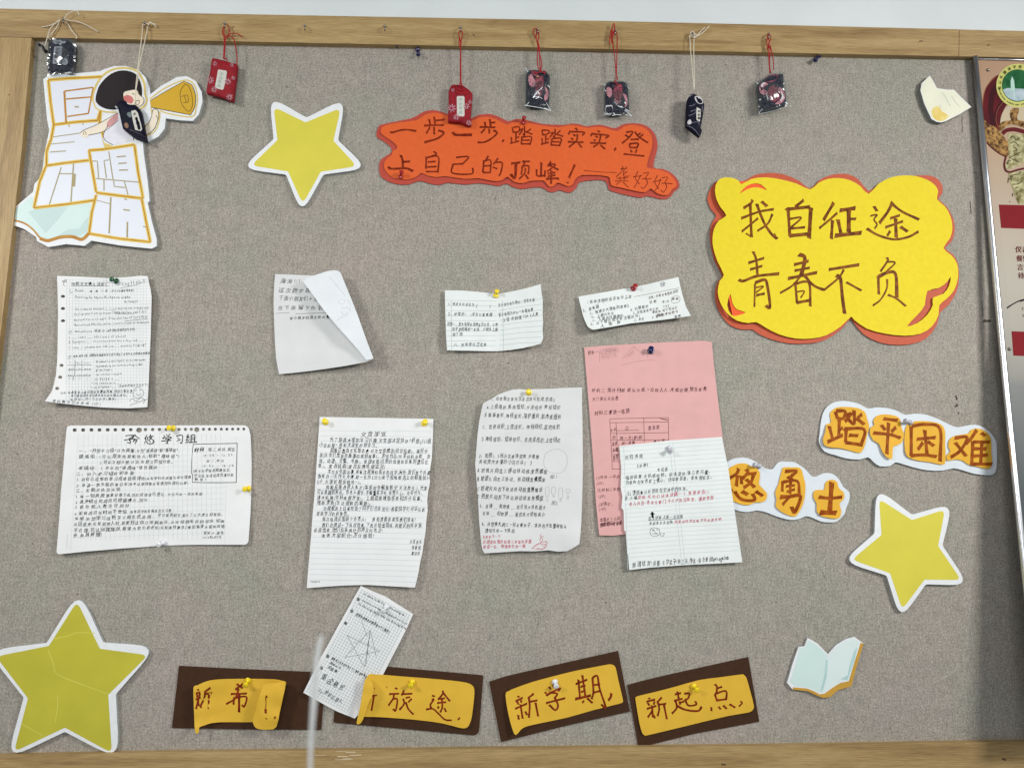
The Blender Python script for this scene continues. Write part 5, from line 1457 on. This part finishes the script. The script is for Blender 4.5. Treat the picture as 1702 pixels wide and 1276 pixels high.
# --- small grid sheet
z = (500, 960, 4.91)
h10 = hfield([(600, 973, 4), (640, 1010, 2.5), (687, 1020, 5), (560, 1080, 4), (620, 1080, 3.5), (660, 1070, 6), (505, 1150, 11), (545, 1165, 7), (592, 1190, 4.5), (606, 1130, 4)], 16)
t = page('narrow squared sheet with a drawn pentagram, leaning between two brown plaques', z,
         '490,65 560,96 640,130 690,150 750,188 800,220 860,258 918,295 860,420 800,540 735,665 670,790 600,900 520,1060 440,1146 370,1118 300,1090 200,1038 110,985 20,935 90,795 150,670 230,530 300,400 390,240 440,150', PAPER, h10,
         [(468, 173, 14, 16), (415, 270, 14, 16), (364, 369, 14, 16), (219, 637, 14, 16), (167, 735, 14, 16)], group=PAGES)
A0, B0 = np.array([490., 65.]), np.array([918., 295.])
C0 = np.array([20., 935.])
seg = []
for k in range(1, 41):
    a = A0+(C0-A0)*k/41
    e = B0-A0
    seg.append([tuple(a+e*.03), tuple(a+e*.97)] if k < 34 else [tuple(a+e*.02), tuple(a+e*max(.2, .93-(k-33)*.02))])
for k in range(1, 20):
    a = A0+(B0-A0)*k/20
    dn = (C0-A0)*(.975 if k < 17 else .82)
    seg.append([tuple(a+dn*.02), tuple(a+dn)])
rules(t, z, h10, seg, 2.6, INKGR, 'grid_lines')
dirx = np.array([.88, .475])
def L10(x, y, length, sz, s):
    return (x, y, x+dirx[0]*length, y+dirx[1]*length, sz, s)
write(t, z, h10, [L10(515, 135, 370, 28, 'As shown in the figure, the pentagram'), L10(495, 185, 420, 28, 'contains 5 triangles. Please add two lines'), L10(470, 215, 440, 28, 'to the diagram to make the drawing have'), L10(440, 302, 315, 30, '(在图中画两条线使其有10个三角形)'),
                  L10(245, 662, 330, 30, '如图所示五角星中有五个三角形请画两条'), L10(228, 695, 110, 24, '(附画线下)'), L10(215, 735, 90, 28, '奖励:糖')], INKB, bold=.22)
write(t, z, h10, [L10(155, 820, 225, 62, '重金悬赏')], INKB, 'large_note', bold=.3)
write(t, z, h10, [L10(140, 925, 220, 44, 'By:神秘出题人')], INKB, 'signature', bold=.05)
ik = Ink(h10, .16)
for s_ in ('376,465 645,597', '645,597 358,648', '358,648 567,425', '567,425 520,722*2', '376,465 515,722', '495,350 540,470', '567,425 615,640', '540,600 560,640', '567,425 530,720', '505,500 520,470', '440,520 455,530', '415,610 420,600', '500,640 505,650'):
    ik.ribbon(Z(*z, s_.split('*')[0]), .5)
ik.disc(545.0/4.91+500, 545/4.91+960, .9)
ik.disc(545.0/4.91+500, 602/4.91+960, .9)
ik.build('pentagram', t, INKB)

# ================================================================== metal hooks on the top rail
HOOKS = [(105.5, 32, 'steel hook in the top rail tangled with loose cream cord ends, leftmost of all'),
         (240, 38, 'steel hook holding the long cream cord above the cartoon girl'),
         (373.5, 39, 'steel hook holding the first red charm from the left'),
         (506.5, 43, 'empty steel hook in the top rail, nearest the first red charm'),
         (639.5, 44, 'empty steel hook in the top rail, above the dark blue pin'),
         (765.5, 46, 'steel hook holding the red charm that hangs over the orange sign'),
         (893.5, 49, 'steel hook holding the cellophane wrapped charm with a sharply folded bottom'),
         (1023, 51, 'steel hook beside a bunched red knot that sticks up above the rail'),
         (1151, 55, 'steel hook with a cream knot whose two ends point up to the right'),
         (1278, 57, 'steel hook holding the rightmost charm on a twisted red cord')]
for x, y, lb in HOOKS:
    t = thing('metal_hook', lb, 'hook', x, y, .012, 'metal hooks along the top rail')
    V, F = lathe(P(x, y, .0121), P(x, y, .0140), [(0, .0026), (.6, .0026), (1, .0016)], 12)
    link('base_plate', V, F, STEEL, t, True)
    V, F = tube_world('', None, [P(x, y, .0130), P(x, y, .0190), P(x, y+1.5, .0215), P(x, y+4.5, .0225), P(x, y+7, .0205), P(x, y+7.5, .0180), P(x, y+5.5, .0165)], [.0010]*6+[.0007], STEEL, 8)
    link('hook_wire', V, F, STEEL, t, True)

# ================================================================== hanging charms
CG = 'fabric charms hanging from the top rail'
def pouch(t, z, outline, m, h, puff=4, thick=7, pw=9, label=None, rnd=3):
    o = Z(*z, outline)
    return sheet('pouch', t, rounded(o, rnd), m, h, thick=thick, step=2.5, grid=3.5, puff=puff, puffw=pw, label=label)
class Puff:
    def __init__(s, z, outline, h, puff, pw, rnd=3):
        s.o = resample(rounded(Z(*z, outline), rnd), 2.5)
        s.h, s.p, s.pw = h, puff, pw
    def __call__(s, X, Y):
        X = np.atleast_1d(np.asarray(X, float)); Y = np.atleast_1d(np.asarray(Y, float))
        ed = edge_dist(X, Y, s.o)*np.where(pip(X, Y, s.o), 1, 0)
        return s.h*.001+s.p*.001*np.sqrt(np.clip(1-(1-np.clip(ed/s.pw, 0, 1))**2, 0, 1))
def marks(name, t, z, h, polys, m, lift=.25, cl=3):
    ik = Ink(h, lift)
    for p in polys:
        ik.poly(smooth_closed(Z(*z, p), cl) if cl else Z(*z, p))
    ik.build(name, t, m)
def flowers(t, z, h, spots, m, lift=.3):
    ik = Ink(h, lift)
    for x, y, r in spots:
        n = 8
        for k in range(n):
            a = 2*math.pi*k/n+.2
            ik.ribbon(Z(*z, [(x+r*.45*math.cos(a), y+r*.45*math.sin(a)), (x+r*math.cos(a), y+r*math.sin(a))]), r*.30/z[2], n=0)
        ik.ribbon(Z(*z, [(x+r*.42*math.cos(a), y+r*.42*math.sin(a)) for a in np.linspace(0, 6.283, 9)]), r*.24/z[2], n=0)
    ik.build('flower_weave', t, m)
def sleeve(t, z, outline, h, rnd=0, label=None):
    o = Z(*z, outline)
    cxs = sum(p[0] for p in o)/len(o)
    cys = sum(p[1] for p in o)/len(o)
    hf = hfield([(x, y, h-3.5+random.uniform(-1, 1)) for x, y in o]+[(cxs, cys, h+1)], 3)
    s_ = sheet('plastic_sleeve', t, rounded(o, rnd) if rnd else o, CLEAR, hf, thick=.05, step=3, grid=3.5, label=label)
    return hf
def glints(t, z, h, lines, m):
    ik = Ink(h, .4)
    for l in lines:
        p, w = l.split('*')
        ik.ribbon(Z(*z, p), float(w)*(.55 if m is SEAM_GLINT else 1)/z[2], brush=True)
    ik.build('seam_and_glint', t, m)  # holds painted wrapper glints as well as folds, piping and thread
SEAM_GLINT = mat('white_seam_and_glint', rgb(226, 232, 236), rough=.12, noise=.02, spec=.8, coat=.6)  # pale strokes: wrapper folds plus glints painted in as colour

# 1 black charm in plastic, far left
z = (60, 20, 10.63)
t = thing('hanging_charm', 'dark charm in clear plastic hung tight under the leftmost hook by tangled cream cord', 'charm', 102, 32, 0, CG)
o1 = '215,540 300,495 420,480 560,492 650,530 690,610 682,800 655,960 640,1095 430,1075 218,1100 205,1000 212,860 215,700'
pouch(t, z, o1, FABBLK, 13)
hP = Puff(z, o1, 13, 4, 9)
marks('label_patch', t, z, hP, ['322,615 466,612 452,760 436,912 292,920 305,770'], LABELG, .3, 0)
marks('flower_weave', t, z, hP, ['300,520 350,495 400,505 430,490 460,520 520,515 520,550 460,560 430,595 390,560 340,570 300,545', '455,880 480,830 520,815 555,850 560,900 530,935 480,935'], mat('silver_weave', rgb(128, 134, 142), rough=.4, noise=.2), .3)
ik = Ink(hP, .4)
for i, ch in enumerate('学业顺利'):
    ik.text(ch+ch[:0], Z(*z, [(335-i*6, 680+i*68)])[0], Z(*z, [(425-i*6, 684+i*68)])[0], 62/z[2], jit=.2, bold=.25)
ik.build('label_lettering', t, INKB)
hs = sleeve(t, z, '195,470 330,455 560,460 700,500 712,640 700,860 680,1120 430,1100 205,1135 190,960 196,700', 19)
glints(t, z, hs, ['215,995 250,955 320,930 420,932 520,965 600,1000*22', '215,1080 290,1020 380,975 480,1000 620,1080*10', '230,1130 350,1110 480,1105 610,1130*14', '500,1020 640,1090*8'], SEAM_GLINT)
cord('cord', t, [[(84.5, 33.5-0, 15) if False else (99.5, 33.5, 15), (92, 39, 16), (84, 48, 18), (79, 62, 20), (74.5, 77, 20)],
                 [(100, 34, 15), (94, 46, 16), (86, 56, 17), (80.5, 62, 17), (84, 66.5, 16)],
                 [(108, 33.5, 15), (114, 42, 16), (120, 52, 17), (127.5, 61, 17), (126, 65, 16)],
                 [(105, 33, 17), (117, 34.5, 18), (128, 36, 18), (143, 42, 17), (163.5, 53.5, 14)],
                 [(101, 33, 16), (90, 40, 15), (80.5, 43.5, 14.5), (70, 45.5, 14)],
                 [(107, 33, 16), (109, 28, 19), (113, 23, 20), (121, 19.5, 21), (128, 18.6, 21), (132, 26.5, 19)]], .85, CWHITE)
V, F = tube_world('', None, [P(65.5, 75, .020), P(70, 77, .020), P(73, 82, .019), P(77, 87, .018)], [.0028, .0022, .0024, .0034], BLACKP, 10)
link('cord_toggle', V, F, BLACKP, t, True)

# 2 navy charm over the girl
z = (180, 20, 5.55)
t = thing('hanging_charm', 'navy charm twisted sideways on a long cream cord in front of the cartoon girl', 'charm', 243, 40, 0, CG)
o2 = '82,832 128,815 188,855 252,858 300,912 330,1068 354,1196 300,1180 230,1155 135,1080 96,910'
pouch(t, z, o2, FABNAVY, 18, rnd=2.5)
hP = Puff(z, o2, 18, 4, 9, 2.5)
marks('label_patch', t, z, hP, ['210,915 250,905 272,930 298,1020 312,1080 300,1100 248,1088 226,1000'], LABELW, .3, 0)
marks('flower_weave', t, z, hP, ['172,935 200,925 215,950 205,975 180,960'], mat('sage_weave', rgb(104, 118, 118), rough=.5), .3)
marks('flower_weave', t, z, hP, ['148,1030 170,1022 188,1050 175,1075 152,1060'], mat('brass_weave', rgb(128, 92, 66), rough=.5), .3)
ik = Ink(hP, .42)
for i, ch in enumerate('学业顺利'):
    ik.text(ch, Z(*z, [(228+i*13, 955+i*40)])[0], Z(*z, [(262+i*13, 950+i*40)])[0], 27/z[2], jit=.2, bold=.15)
ik.build('label_lettering', t, INKB)
glints(t, z, hP, ['135,1078 230,1140 345,1188*5', '200,1085 300,1130 345,1160*5', '250,860 300,915 330,1068*4'], mat('dark_piping', rgb(70, 60, 70), rough=.4))
cord('cord', t, [[(237, 42, 15), (236, 58, 19), (233, 82, 22), (228.5, 118, 23), (225.5, 150, 23), (224, 174, 22)],
                 [(245.8, 44, 16), (243, 58, 20), (237, 85, 22), (231.5, 108, 23), (229.5, 130, 23), (226, 150, 23), (224.5, 174, 22)],
                 [(237, 42, 15), (241, 39, 17), (246, 40.5, 18), (250, 38.5, 18), (256, 41.5, 17), (260, 45.5, 16)],
                 [(246, 43, 18), (249, 37.5, 18), (255, 40, 17), (259, 41, 17)]], .85, CWHITE)
V, F = tube_world('', None, [P(192, 177, .024), P(193.8, 179, .025), P(195, 181, .024)], [.0012, .0018, .0012], CWHITE, 8)
link('bead', V, F, mat('pearl_bead', rgb(190, 194, 206), rough=.3), t, True)
# 3 red
z = (320, 20, 7.975)
t = thing('hanging_charm', 'tilted crimson charm with its cord tied in a bow, right of the cartoon girl', 'charm', 373, 42, 0, CG)
o3 = '258,612 400,640 500,672 592,692 585,800 568,940 540,1170 515,1185 430,1145 300,1105 183,1078 190,1000 228,820'
pouch(t, z, o3, FABRED, 14, rnd=2)
hP = Puff(z, o3, 14, 4, 9, 2)
marks('label_patch', t, z, hP, ['345,765 445,780 456,800 442,900 412,1020 395,1035 312,1012 298,990 315,900 335,780'], LABELW, .3, 0)
ik = Ink(hP, .42)
for i, ch in enumerate('学业有成'):
    ik.text(ch, Z(*z, [(355-i*13, 838+i*52)])[0], Z(*z, [(420-i*13, 846+i*52)])[0], 50/z[2], jit=.2, bold=.1)
ik.build('label_lettering', t, mat('pale_green_thread', rgb(138, 166, 150), rough=.6))
flowers(t, z, hP, [(300, 685, 30), (235, 905, 48), (285, 1030, 40), (468, 925, 44), (541, 875, 28), (490, 1130, 46), (520, 705, 26)], FPINK2)
cord('cord', t, [[(374, 42, 18), (370, 49, 18), (370.5, 58, 18), (375, 64, 18), (380, 57, 18), (381, 48, 18), (377, 41, 18)],
                 [(374, 42, 18), (372, 52, 19), (373.5, 60, 19), (378, 60, 19)],
                 [(372.8, 62, 18), (372.4, 78, 17), (371.5, 98, 17)], [(374.6, 62, 18), (373.8, 80, 17), (373, 98, 17)],
                 [(377, 61, 18), (382, 57, 18), (389, 55.8, 18), (397, 57.5, 18), (404, 62.5, 17)],
                 [(378, 61, 18), (385, 61, 18), (389.5, 68, 17), (392, 80, 16), (394, 96, 16), (393.5, 107, 16)],
                 [(373, 99, 17), (376, 97.5, 17), (377, 101, 17)]], .92, CREDCORD)
# 4 red over orange sign
z = (720, 20, 6.38)
t = thing('hanging_charm', 'crimson charm hanging straight down over the top edge of the orange sign', 'charm', 765.5, 48, 0, CG)
o4 = '162,840 195,775 300,772 375,822 418,870 410,980 400,1100 404,1200 370,1208 280,1170 155,1162 163,1000'
pouch(t, z, o4, FABRED, 13, rnd=2)
hP = Puff(z, o4, 13, 4, 9, 2)
marks('label_patch', t, z, hP, ['250,905 260,893 322,893 332,905 332,1098 322,1110 262,1106 252,1092'], LABELW, .3, 0)
ik = Ink(hP, .42)
for i, ch in enumerate('学业有成'):
    ik.text(ch, Z(*z, [(268, 945+i*45)])[0], Z(*z, [(314, 945+i*45)])[0], 38/z[2], jit=.2, bold=.1)
ik.build('label_lettering', t, MATS['pale_green_thread'])
flowers(t, z, hP, [(208, 830, 20), (195, 1022, 46), (352, 1000, 34), (392, 955, 22), (245, 1115, 34), (378, 1178, 30)], FPINK2)
cord('cord', t, [[(765.5, 49, 21), (762.5, 56, 20), (764.5, 66, 19), (765.6, 80, 18), (765, 100, 17), (765, 140, 17)],
                 [(765.5, 49, 21), (769, 56, 20), (766.5, 68, 19), (766, 90, 18), (766, 115, 17), (766.2, 140, 17)],
                 [(764.5, 62, 20), (762.5, 70, 19), (763.5, 78, 18)], [(764, 140, 19), (766, 138, 20), (768, 141, 19), (765, 144, 19), (764, 140, 19)],
                 [(753, 143, 17), (757, 150, 18), (762, 156, 18), (770, 158, 18), (776, 152, 17)], [(755, 141, 17), (763, 150, 18), (772, 150, 18)]], .92, CREDCORD)
# 5-8 wrapped charms
def wrapped(label, z, o, spots1, spots2, spots3, sl, seams, runs, h=13, rnd=3, anchor=None, letter=None):
    t = thing('hanging_charm', label, 'charm', anchor[0], anchor[1], 0, CG)
    pouch(t, z, o, FABBLK, h, rnd=rnd)
    hP = Puff(z, o, h, 4, 9, rnd)
    marks('rose_weave', t, z, hP, spots1, FPINK, .3)
    marks('pink_weave', t, z, hP, spots2, FPINK2, .36)
    if spots3:
        marks('white_weave', t, z, hP, spots3, FWHITE, .44)
    if letter:
        ik = Ink(hP, .5)
        for ch, x0, y0, s_ in letter:
            ik.text(ch, Z(*z, [(x0, y0)])[0], Z(*z, [(x0+s_, y0)])[0], s_/z[2], jit=.2, bold=.25)
        ik.build('woven_lettering', t, mat('dark_crimson_thread', rgb(108, 22, 36), rough=.6))
    hs = sleeve(t, z, sl, h+6)
    glints(t, z, hs, seams, SEAM_GLINT)
    cord('cord', t, runs, .92, CREDCORD)
    return t
z = (720, 20, 6.38)
wrapped('charm with pink flowers, its clear wrapper folded to a sharp triangle at the bottom', z,
        '988,655 1030,612 1190,630 1236,678 1232,850 1226,1000 1100,1005 985,992 985,800',
        ['1085,700 1165,690 1170,780 1150,880 1110,900 1085,840', '1040,620 1120,640 1180,620 1190,660 1130,690 1060,670'],
        ['1010,690 1040,660 1075,720 1090,760 1060,800 1020,770', '1180,790 1215,830 1222,900 1190,945 1175,900 1195,860'], None,
        '972,585 1000,610 1100,615 1200,625 1242,660 1240,830 1238,980 1255,1050 1180,1040 1070,1015 970,992 970,780',
        ['970,990 1060,1005 1160,1022 1252,1048*12', '1055,915 1105,850 1160,800*14', '990,990 1050,920 1110,900 1180,940 1245,1040*9', '975,590 1005,635*10', '1060,935 1120,905*12', '1180,1020 1240,1045*14'],
        [[(893, 49, 21), (888, 48, 20), (886, 52, 20), (890, 62, 19), (894, 76, 18), (893, 95, 18), (894, 112, 19), (898, 117, 19)],
         [(893, 49, 21), (896, 58, 20), (894, 70, 19), (897, 90, 18), (900.5, 105, 18), (899, 117, 19)],
         [(892, 50, 21), (891.5, 66, 20), (896, 76, 19), (897, 100, 18), (898, 117, 19)],
         [(887, 119, 19), (893, 122, 20), (899, 118, 20), (905, 122, 20), (907, 118, 19)]], anchor=(893.5, 51), letter=[('御', 1105, 775, 40), ('守', 1105, 825, 40)])
V, F = lathe(P(893.5, 128, .0180), P(893.5, 128, .0215), [(0, .0012), (.3, .0024), (.7, .0024), (1, .0008)], 12)
link('brass_bead', V, F, mat('brass', rgb(206, 186, 140), rough=.2, metal=1.0), bpy.data.objects['hanging_charm.004'], True)
z = (980, 20, 6.38)
wrapped('flowered charm in a squarish clear wrapper with a white tag at lower left', z,
        '165,790 180,755 215,738 368,740 405,775 412,900 420,1058 300,1085 168,1082 165,930',
        ['265,800 345,790 345,860 330,930 310,985 275,960 250,880', '265,740 300,760 350,780 300,800 255,790'],
        ['185,800 225,810 240,860 215,910 180,870', '350,870 385,880 405,940 400,985 370,1015 385,960 365,910'],
        ['168,1000 205,990 242,996 236,1082 175,1090'],
        '142,765 200,725 390,730 430,780 428,900 432,1050 450,1110 300,1100 150,1105 145,920',
        ['300,995 360,1030 445,1105*14', '240,1100 290,1090 340,1095*12', '252,1072 268,1088*18', '140,762 165,780*8', '330,1000 420,1055*16', '244,800 258,812*14'],
        [[(1020, 39, 21), (1018, 46, 20), (1015, 54, 20), (1018, 58, 20), (1022, 48, 20), (1021, 40, 21)],
         [(1018, 50, 20), (1014, 60, 20), (1013, 70, 19), (1014.5, 75, 19)], [(1019, 54, 21), (1016, 62, 20), (1017, 72, 19)],
         [(1018, 52, 20), (1017.5, 62, 19), (1019, 74, 18), (1021, 90, 18), (1023, 110, 18), (1024, 128, 19)],
         [(1020.5, 53, 20), (1025.5, 56, 20), (1025.8, 75, 18), (1025, 105, 18), (1024.4, 128, 19)],
         [(1017, 53, 21), (1021, 56, 21), (1019, 60, 21), (1016, 57, 21)],
         [(1022, 131, 21), (1025.5, 129, 21), (1026, 133, 21), (1022.5, 134, 21)], [(1022, 133, 21), (1023, 138, 20), (1030, 141, 19)]], anchor=(1020, 51),
        letter=[('学', 280, 862, 36), ('业', 280, 900, 36), ('成', 280, 940, 36)])
z = (1110, 30, 6.077)
t = thing('hanging_charm', 'unwrapped navy charm turned edge on, on a long cream cord', 'charm', 1151, 57, 0, CG)
o7 = '200,815 240,766 292,775 352,832 370,880 352,1000 330,1108 346,1140 326,1196 270,1155 186,1085 190,950'
pouch(t, z, o7, FABNAVY, 24, rnd=2, thick=9)
hP = Puff(z, o7, 24, 4, 9, 2)
marks('label_patch', t, z, hP, ['292,902 330,922 332,980 322,1050 290,1030 288,960'], LABELW, .3, 0)
marks('flower_weave', t, z, hP, ['270,800 310,788 345,820 355,860 325,870 290,850', '200,1045 225,1025 240,1055 225,1075 200,1070'], FWHITE, .3)
marks('flower_center', t, z, hP, ['300,818 318,815 322,835 305,838'], FABNAVY, .45)
glints(t, z, hP, ['215,890 250,885 275,870*6', '230,945 290,925*5', '210,990 270,965 285,940*5', '240,1060 300,1050 320,1080*5', '190,1085 260,1120 320,1190*7', '225,800 235,780 250,785*6', '350,890 345,950*5'], mat('grey_thread', rgb(120, 120, 140), rough=.5))
ik = Ink(hP, .42)
for i, ch in enumerate('学业顺'):
    ik.text(ch, Z(*z, [(296, 950+i*34)])[0], Z(*z, [(324, 958+i*34)])[0], 28/z[2], jit=.3, bold=.25)
ik.build('label_lettering', t, INKB)
cord('cord', t, [[(1150, 54, 17), (1146.5, 60, 20), (1147.5, 80, 22), (1150, 110, 26), (1153.5, 150, 28)],
                 [(1153.5, 64, 20), (1153, 85, 22), (1153.6, 115, 26), (1154, 150, 28)],
                 [(1150, 52, 20), (1148, 56, 21), (1151, 62, 21), (1155, 60, 22), (1153, 54, 22), (1150, 53, 22)],
                 [(1153, 61, 21), (1160, 58, 20), (1166, 51, 19), (1172, 46, 18)], [(1155, 62, 21), (1163, 58, 20), (1172, 51, 19), (1179, 43.5, 17)],
                 [(1151, 58, 22), (1156, 57, 23), (1158, 61, 22), (1153, 63, 22)]], .85, CWHITE)
wrapped('rightmost charm, wrapped in clear plastic and tilted, with large red and white flowers', z,
        '905,675 975,612 1040,572 1165,566 1172,700 1190,760 1196,880 1060,915 932,945 920,800',
        ['975,610 1040,575 1115,570 1100,620 1040,650 985,640', '1020,710 1080,680 1130,740 1130,810 1070,850 1020,800'],
        ['930,680 980,650 1015,670 975,690 965,720 1005,740 1010,770 970,775 930,750', '1130,700 1170,740 1185,800 1160,850 1120,870 1080,870 1140,820 1150,770 1115,730'], ['1140,745 1160,760 1172,800 1150,840 1135,830 1152,790', '960,655 990,655 970,672 950,700 940,690'],
        '888,665 960,600 1030,560 1172,545 1185,640 1215,800 1212,885 1060,930 918,978 900,820',
        ['1190,852 1206,872*26', '1235,885 1244,892*12', '915,975 940,935 990,895*6', '895,650 912,668*10', '925,970 1080,935 1210,890*5'],
        [[(1278, 56, 21), (1275.5, 62, 20), (1279, 70, 20), (1277, 80, 19), (1278, 100, 18), (1279.5, 122, 18)],
         [(1278, 57, 21), (1281.5, 64, 20), (1277.5, 74, 20), (1280, 82, 19), (1279, 105, 18), (1281, 122, 18)],
         [(1277, 58, 21), (1274.5, 70, 20), (1276, 84, 19)], [(1280, 76, 20), (1284, 92, 19), (1285.5, 105, 18), (1286, 116, 18)],
         [(1276, 74, 21), (1279, 78, 21), (1276, 82, 21)]], h=16, rnd=2, anchor=(1278, 58))

# ================================================================== push pins
def pin(color, label, cx_, cy_, hx, hy, h0, length=9.5, r=4.6):
    t = thing('push_pin', label, 'push pin', cx_, cy_, h0*.001, 'push pins in the board')
    a = P(cx_, cy_, (h0+1.6)*.001)
    b = P(hx, hy, (h0+1.6+length)*.001)
    m = PCOL[color]
    R = r*.00112
    prof = [(-.12, R*.35), (-.10, R*.85), (-.04, R*1.0), (.06, R*1.0), (.12, R*.86), (.15, R*.50), (.40, R*.46), (.68, R*.50), (.76, R*.74), (.84, R*.86), (.95, R*.88), (1.0, R*.80), (1.04, R*.55), (1.05, R*.1)]
    V, F = lathe(a, b, prof, 20)
    link('grip', V, F, m, t, True)
    d = (a-b).normalized()
    V, F = lathe(a+d*.0008, a+d*.0125, [(0, .00055), (.8, .00055), (1, .0001)], 8)
    link('needle', V, F, STEEL, t, True)
pin('green', 'dark green pin on the poem sheet', 193, 467, 184.5, 463.5, 2.2)
pin('yellow', 'yellow pin at the fold of the small double leaf', 824.3, 491, 826.2, 483, 2.2, r=4.4)
pin('red', 'red pin in the small crowded slip above the pink sheet', 1052.5, 479.5, 1056.5, 474.5, 2.4)
pin('blue', 'dark blue pin at the top of the pink sheet', 1081.5, 583, 1082.4, 579, 2.4, r=5.2)
pin('yellow', 'yellow pin at the top of the biology question sheet', 879, 652, 878.6, 650.3, 2.4)
pin('grey', 'pearly pin in the lined sheet that overlaps the pink sheet', 1112.5, 745, 1113.6, 749.5, 4)
pin('yellow', 'yellow pin in the top left corner of the tall lined notice', 541, 701.3, 539, 698.8, 2.2)
pin('yellow', 'yellow pin in the top right corner of the tall lined notice', 704.8, 703.4, 707, 700, 2.2)
pin('yellow', 'yellow pin among the punched holes of the landscape sheet', 287.5, 711.6, 279.8, 710.6, 2.2)
pin('yellow', 'yellow pin at the right edge of the landscape sheet', 413.2, 811.8, 405.8, 812.5, 2.2)
pin('white', 'white pin at the bottom edge of the landscape sheet', 271.8, 901.6, 262.5, 905.6, 2.2)
pin('red', 'red pin at the top edge of the orange sign', 869.3, 204, 870.9, 194.6, 3.8, r=4.2)
pin('red', 'red pin at the lower left of the orange sign', 665.6, 294, 667.5, 285, 3.6, r=4.2)
pin('grey', 'pearly pin on the three patch word sign, just right of the lined sheet', 1261.4, 774.2, 1253.8, 772, 2.6, r=4.4)
pin('grey', 'pearly pin on the four patch word sign', 1513, 702, 1504.5, 698.8, 2.6, r=4.4)
pin('white', 'white pin near the top of the squared pentagram sheet', 641.5, 1008.6, 636.3, 1016, 2.8, r=4.4)
pin('yellow', 'yellow pin on the leftmost brown plaque', 412.6, 1130, 407.6, 1138.6, 3.9, r=4.6)
pin('yellow', 'yellow pin on the second brown plaque, left of its first whole character', 685.2, 1132.6, 682.4, 1139.8, 3.9, r=4.6)
pin('white', 'white pin on the third brown plaque', 922.3, 1132.8, 924.7, 1140.8, 3.8, r=4.8)
pin('yellow', 'yellow pin on the rightmost brown plaque', 1153.3, 1139.8, 1159.2, 1146.6, 3.8, r=4.6)
pin('blue', 'dark blue pin alone on the felt between the two empty hooks and the orange sign', 694.2, 83, 695.2, 91.5, 0, r=4.0)
pin('blue', 'dark blue pin alone on the felt right of the rightmost charm', 1361, 92.8, 1354.9, 100.6, 0, r=4.4)
t = thing('bent_nail', 'small dark bent nail just under the top rail, left of a dark blue pin', 'nail', 659.5, 78, 0)
V, F = lathe(P(659.5, 79, 0.0), P(659.8, 76.5, .009), [(0, .0012), (.7, .0014), (.75, .0036), (1, .0034), (1.01, .001)], 12)
link('nail_shaft', V, F, mat('tarnished_nail', rgb(66, 58, 50), rough=.5, noise=.3, nscale=500), t, True)

# ================================================================== pale thread hanging in front, close to the camera
t = thing('plastic_strand', 'pale blurred plastic strand standing upright close to the camera, left of the second plaque', 'strand', 516, 1300, .93)
pts = [P(x, y, .93) for x, y in ((534.5, 1056), (531, 1072), (527, 1095), (524, 1125), (522, 1160), (519, 1200), (516.5, 1235), (515.5, 1276), (515, 1330), (515, 1400))]
rr = [.0006, .0011, .0013, .0014, .0014, .0012, .0010, .0009, .0009, .0009]
V, F = tube_world('', None, pts, rr, None, 12)
link('strand', V, F, mat('milky_plastic', rgb(206, 208, 206), rough=.4, noise=.02), t, True)
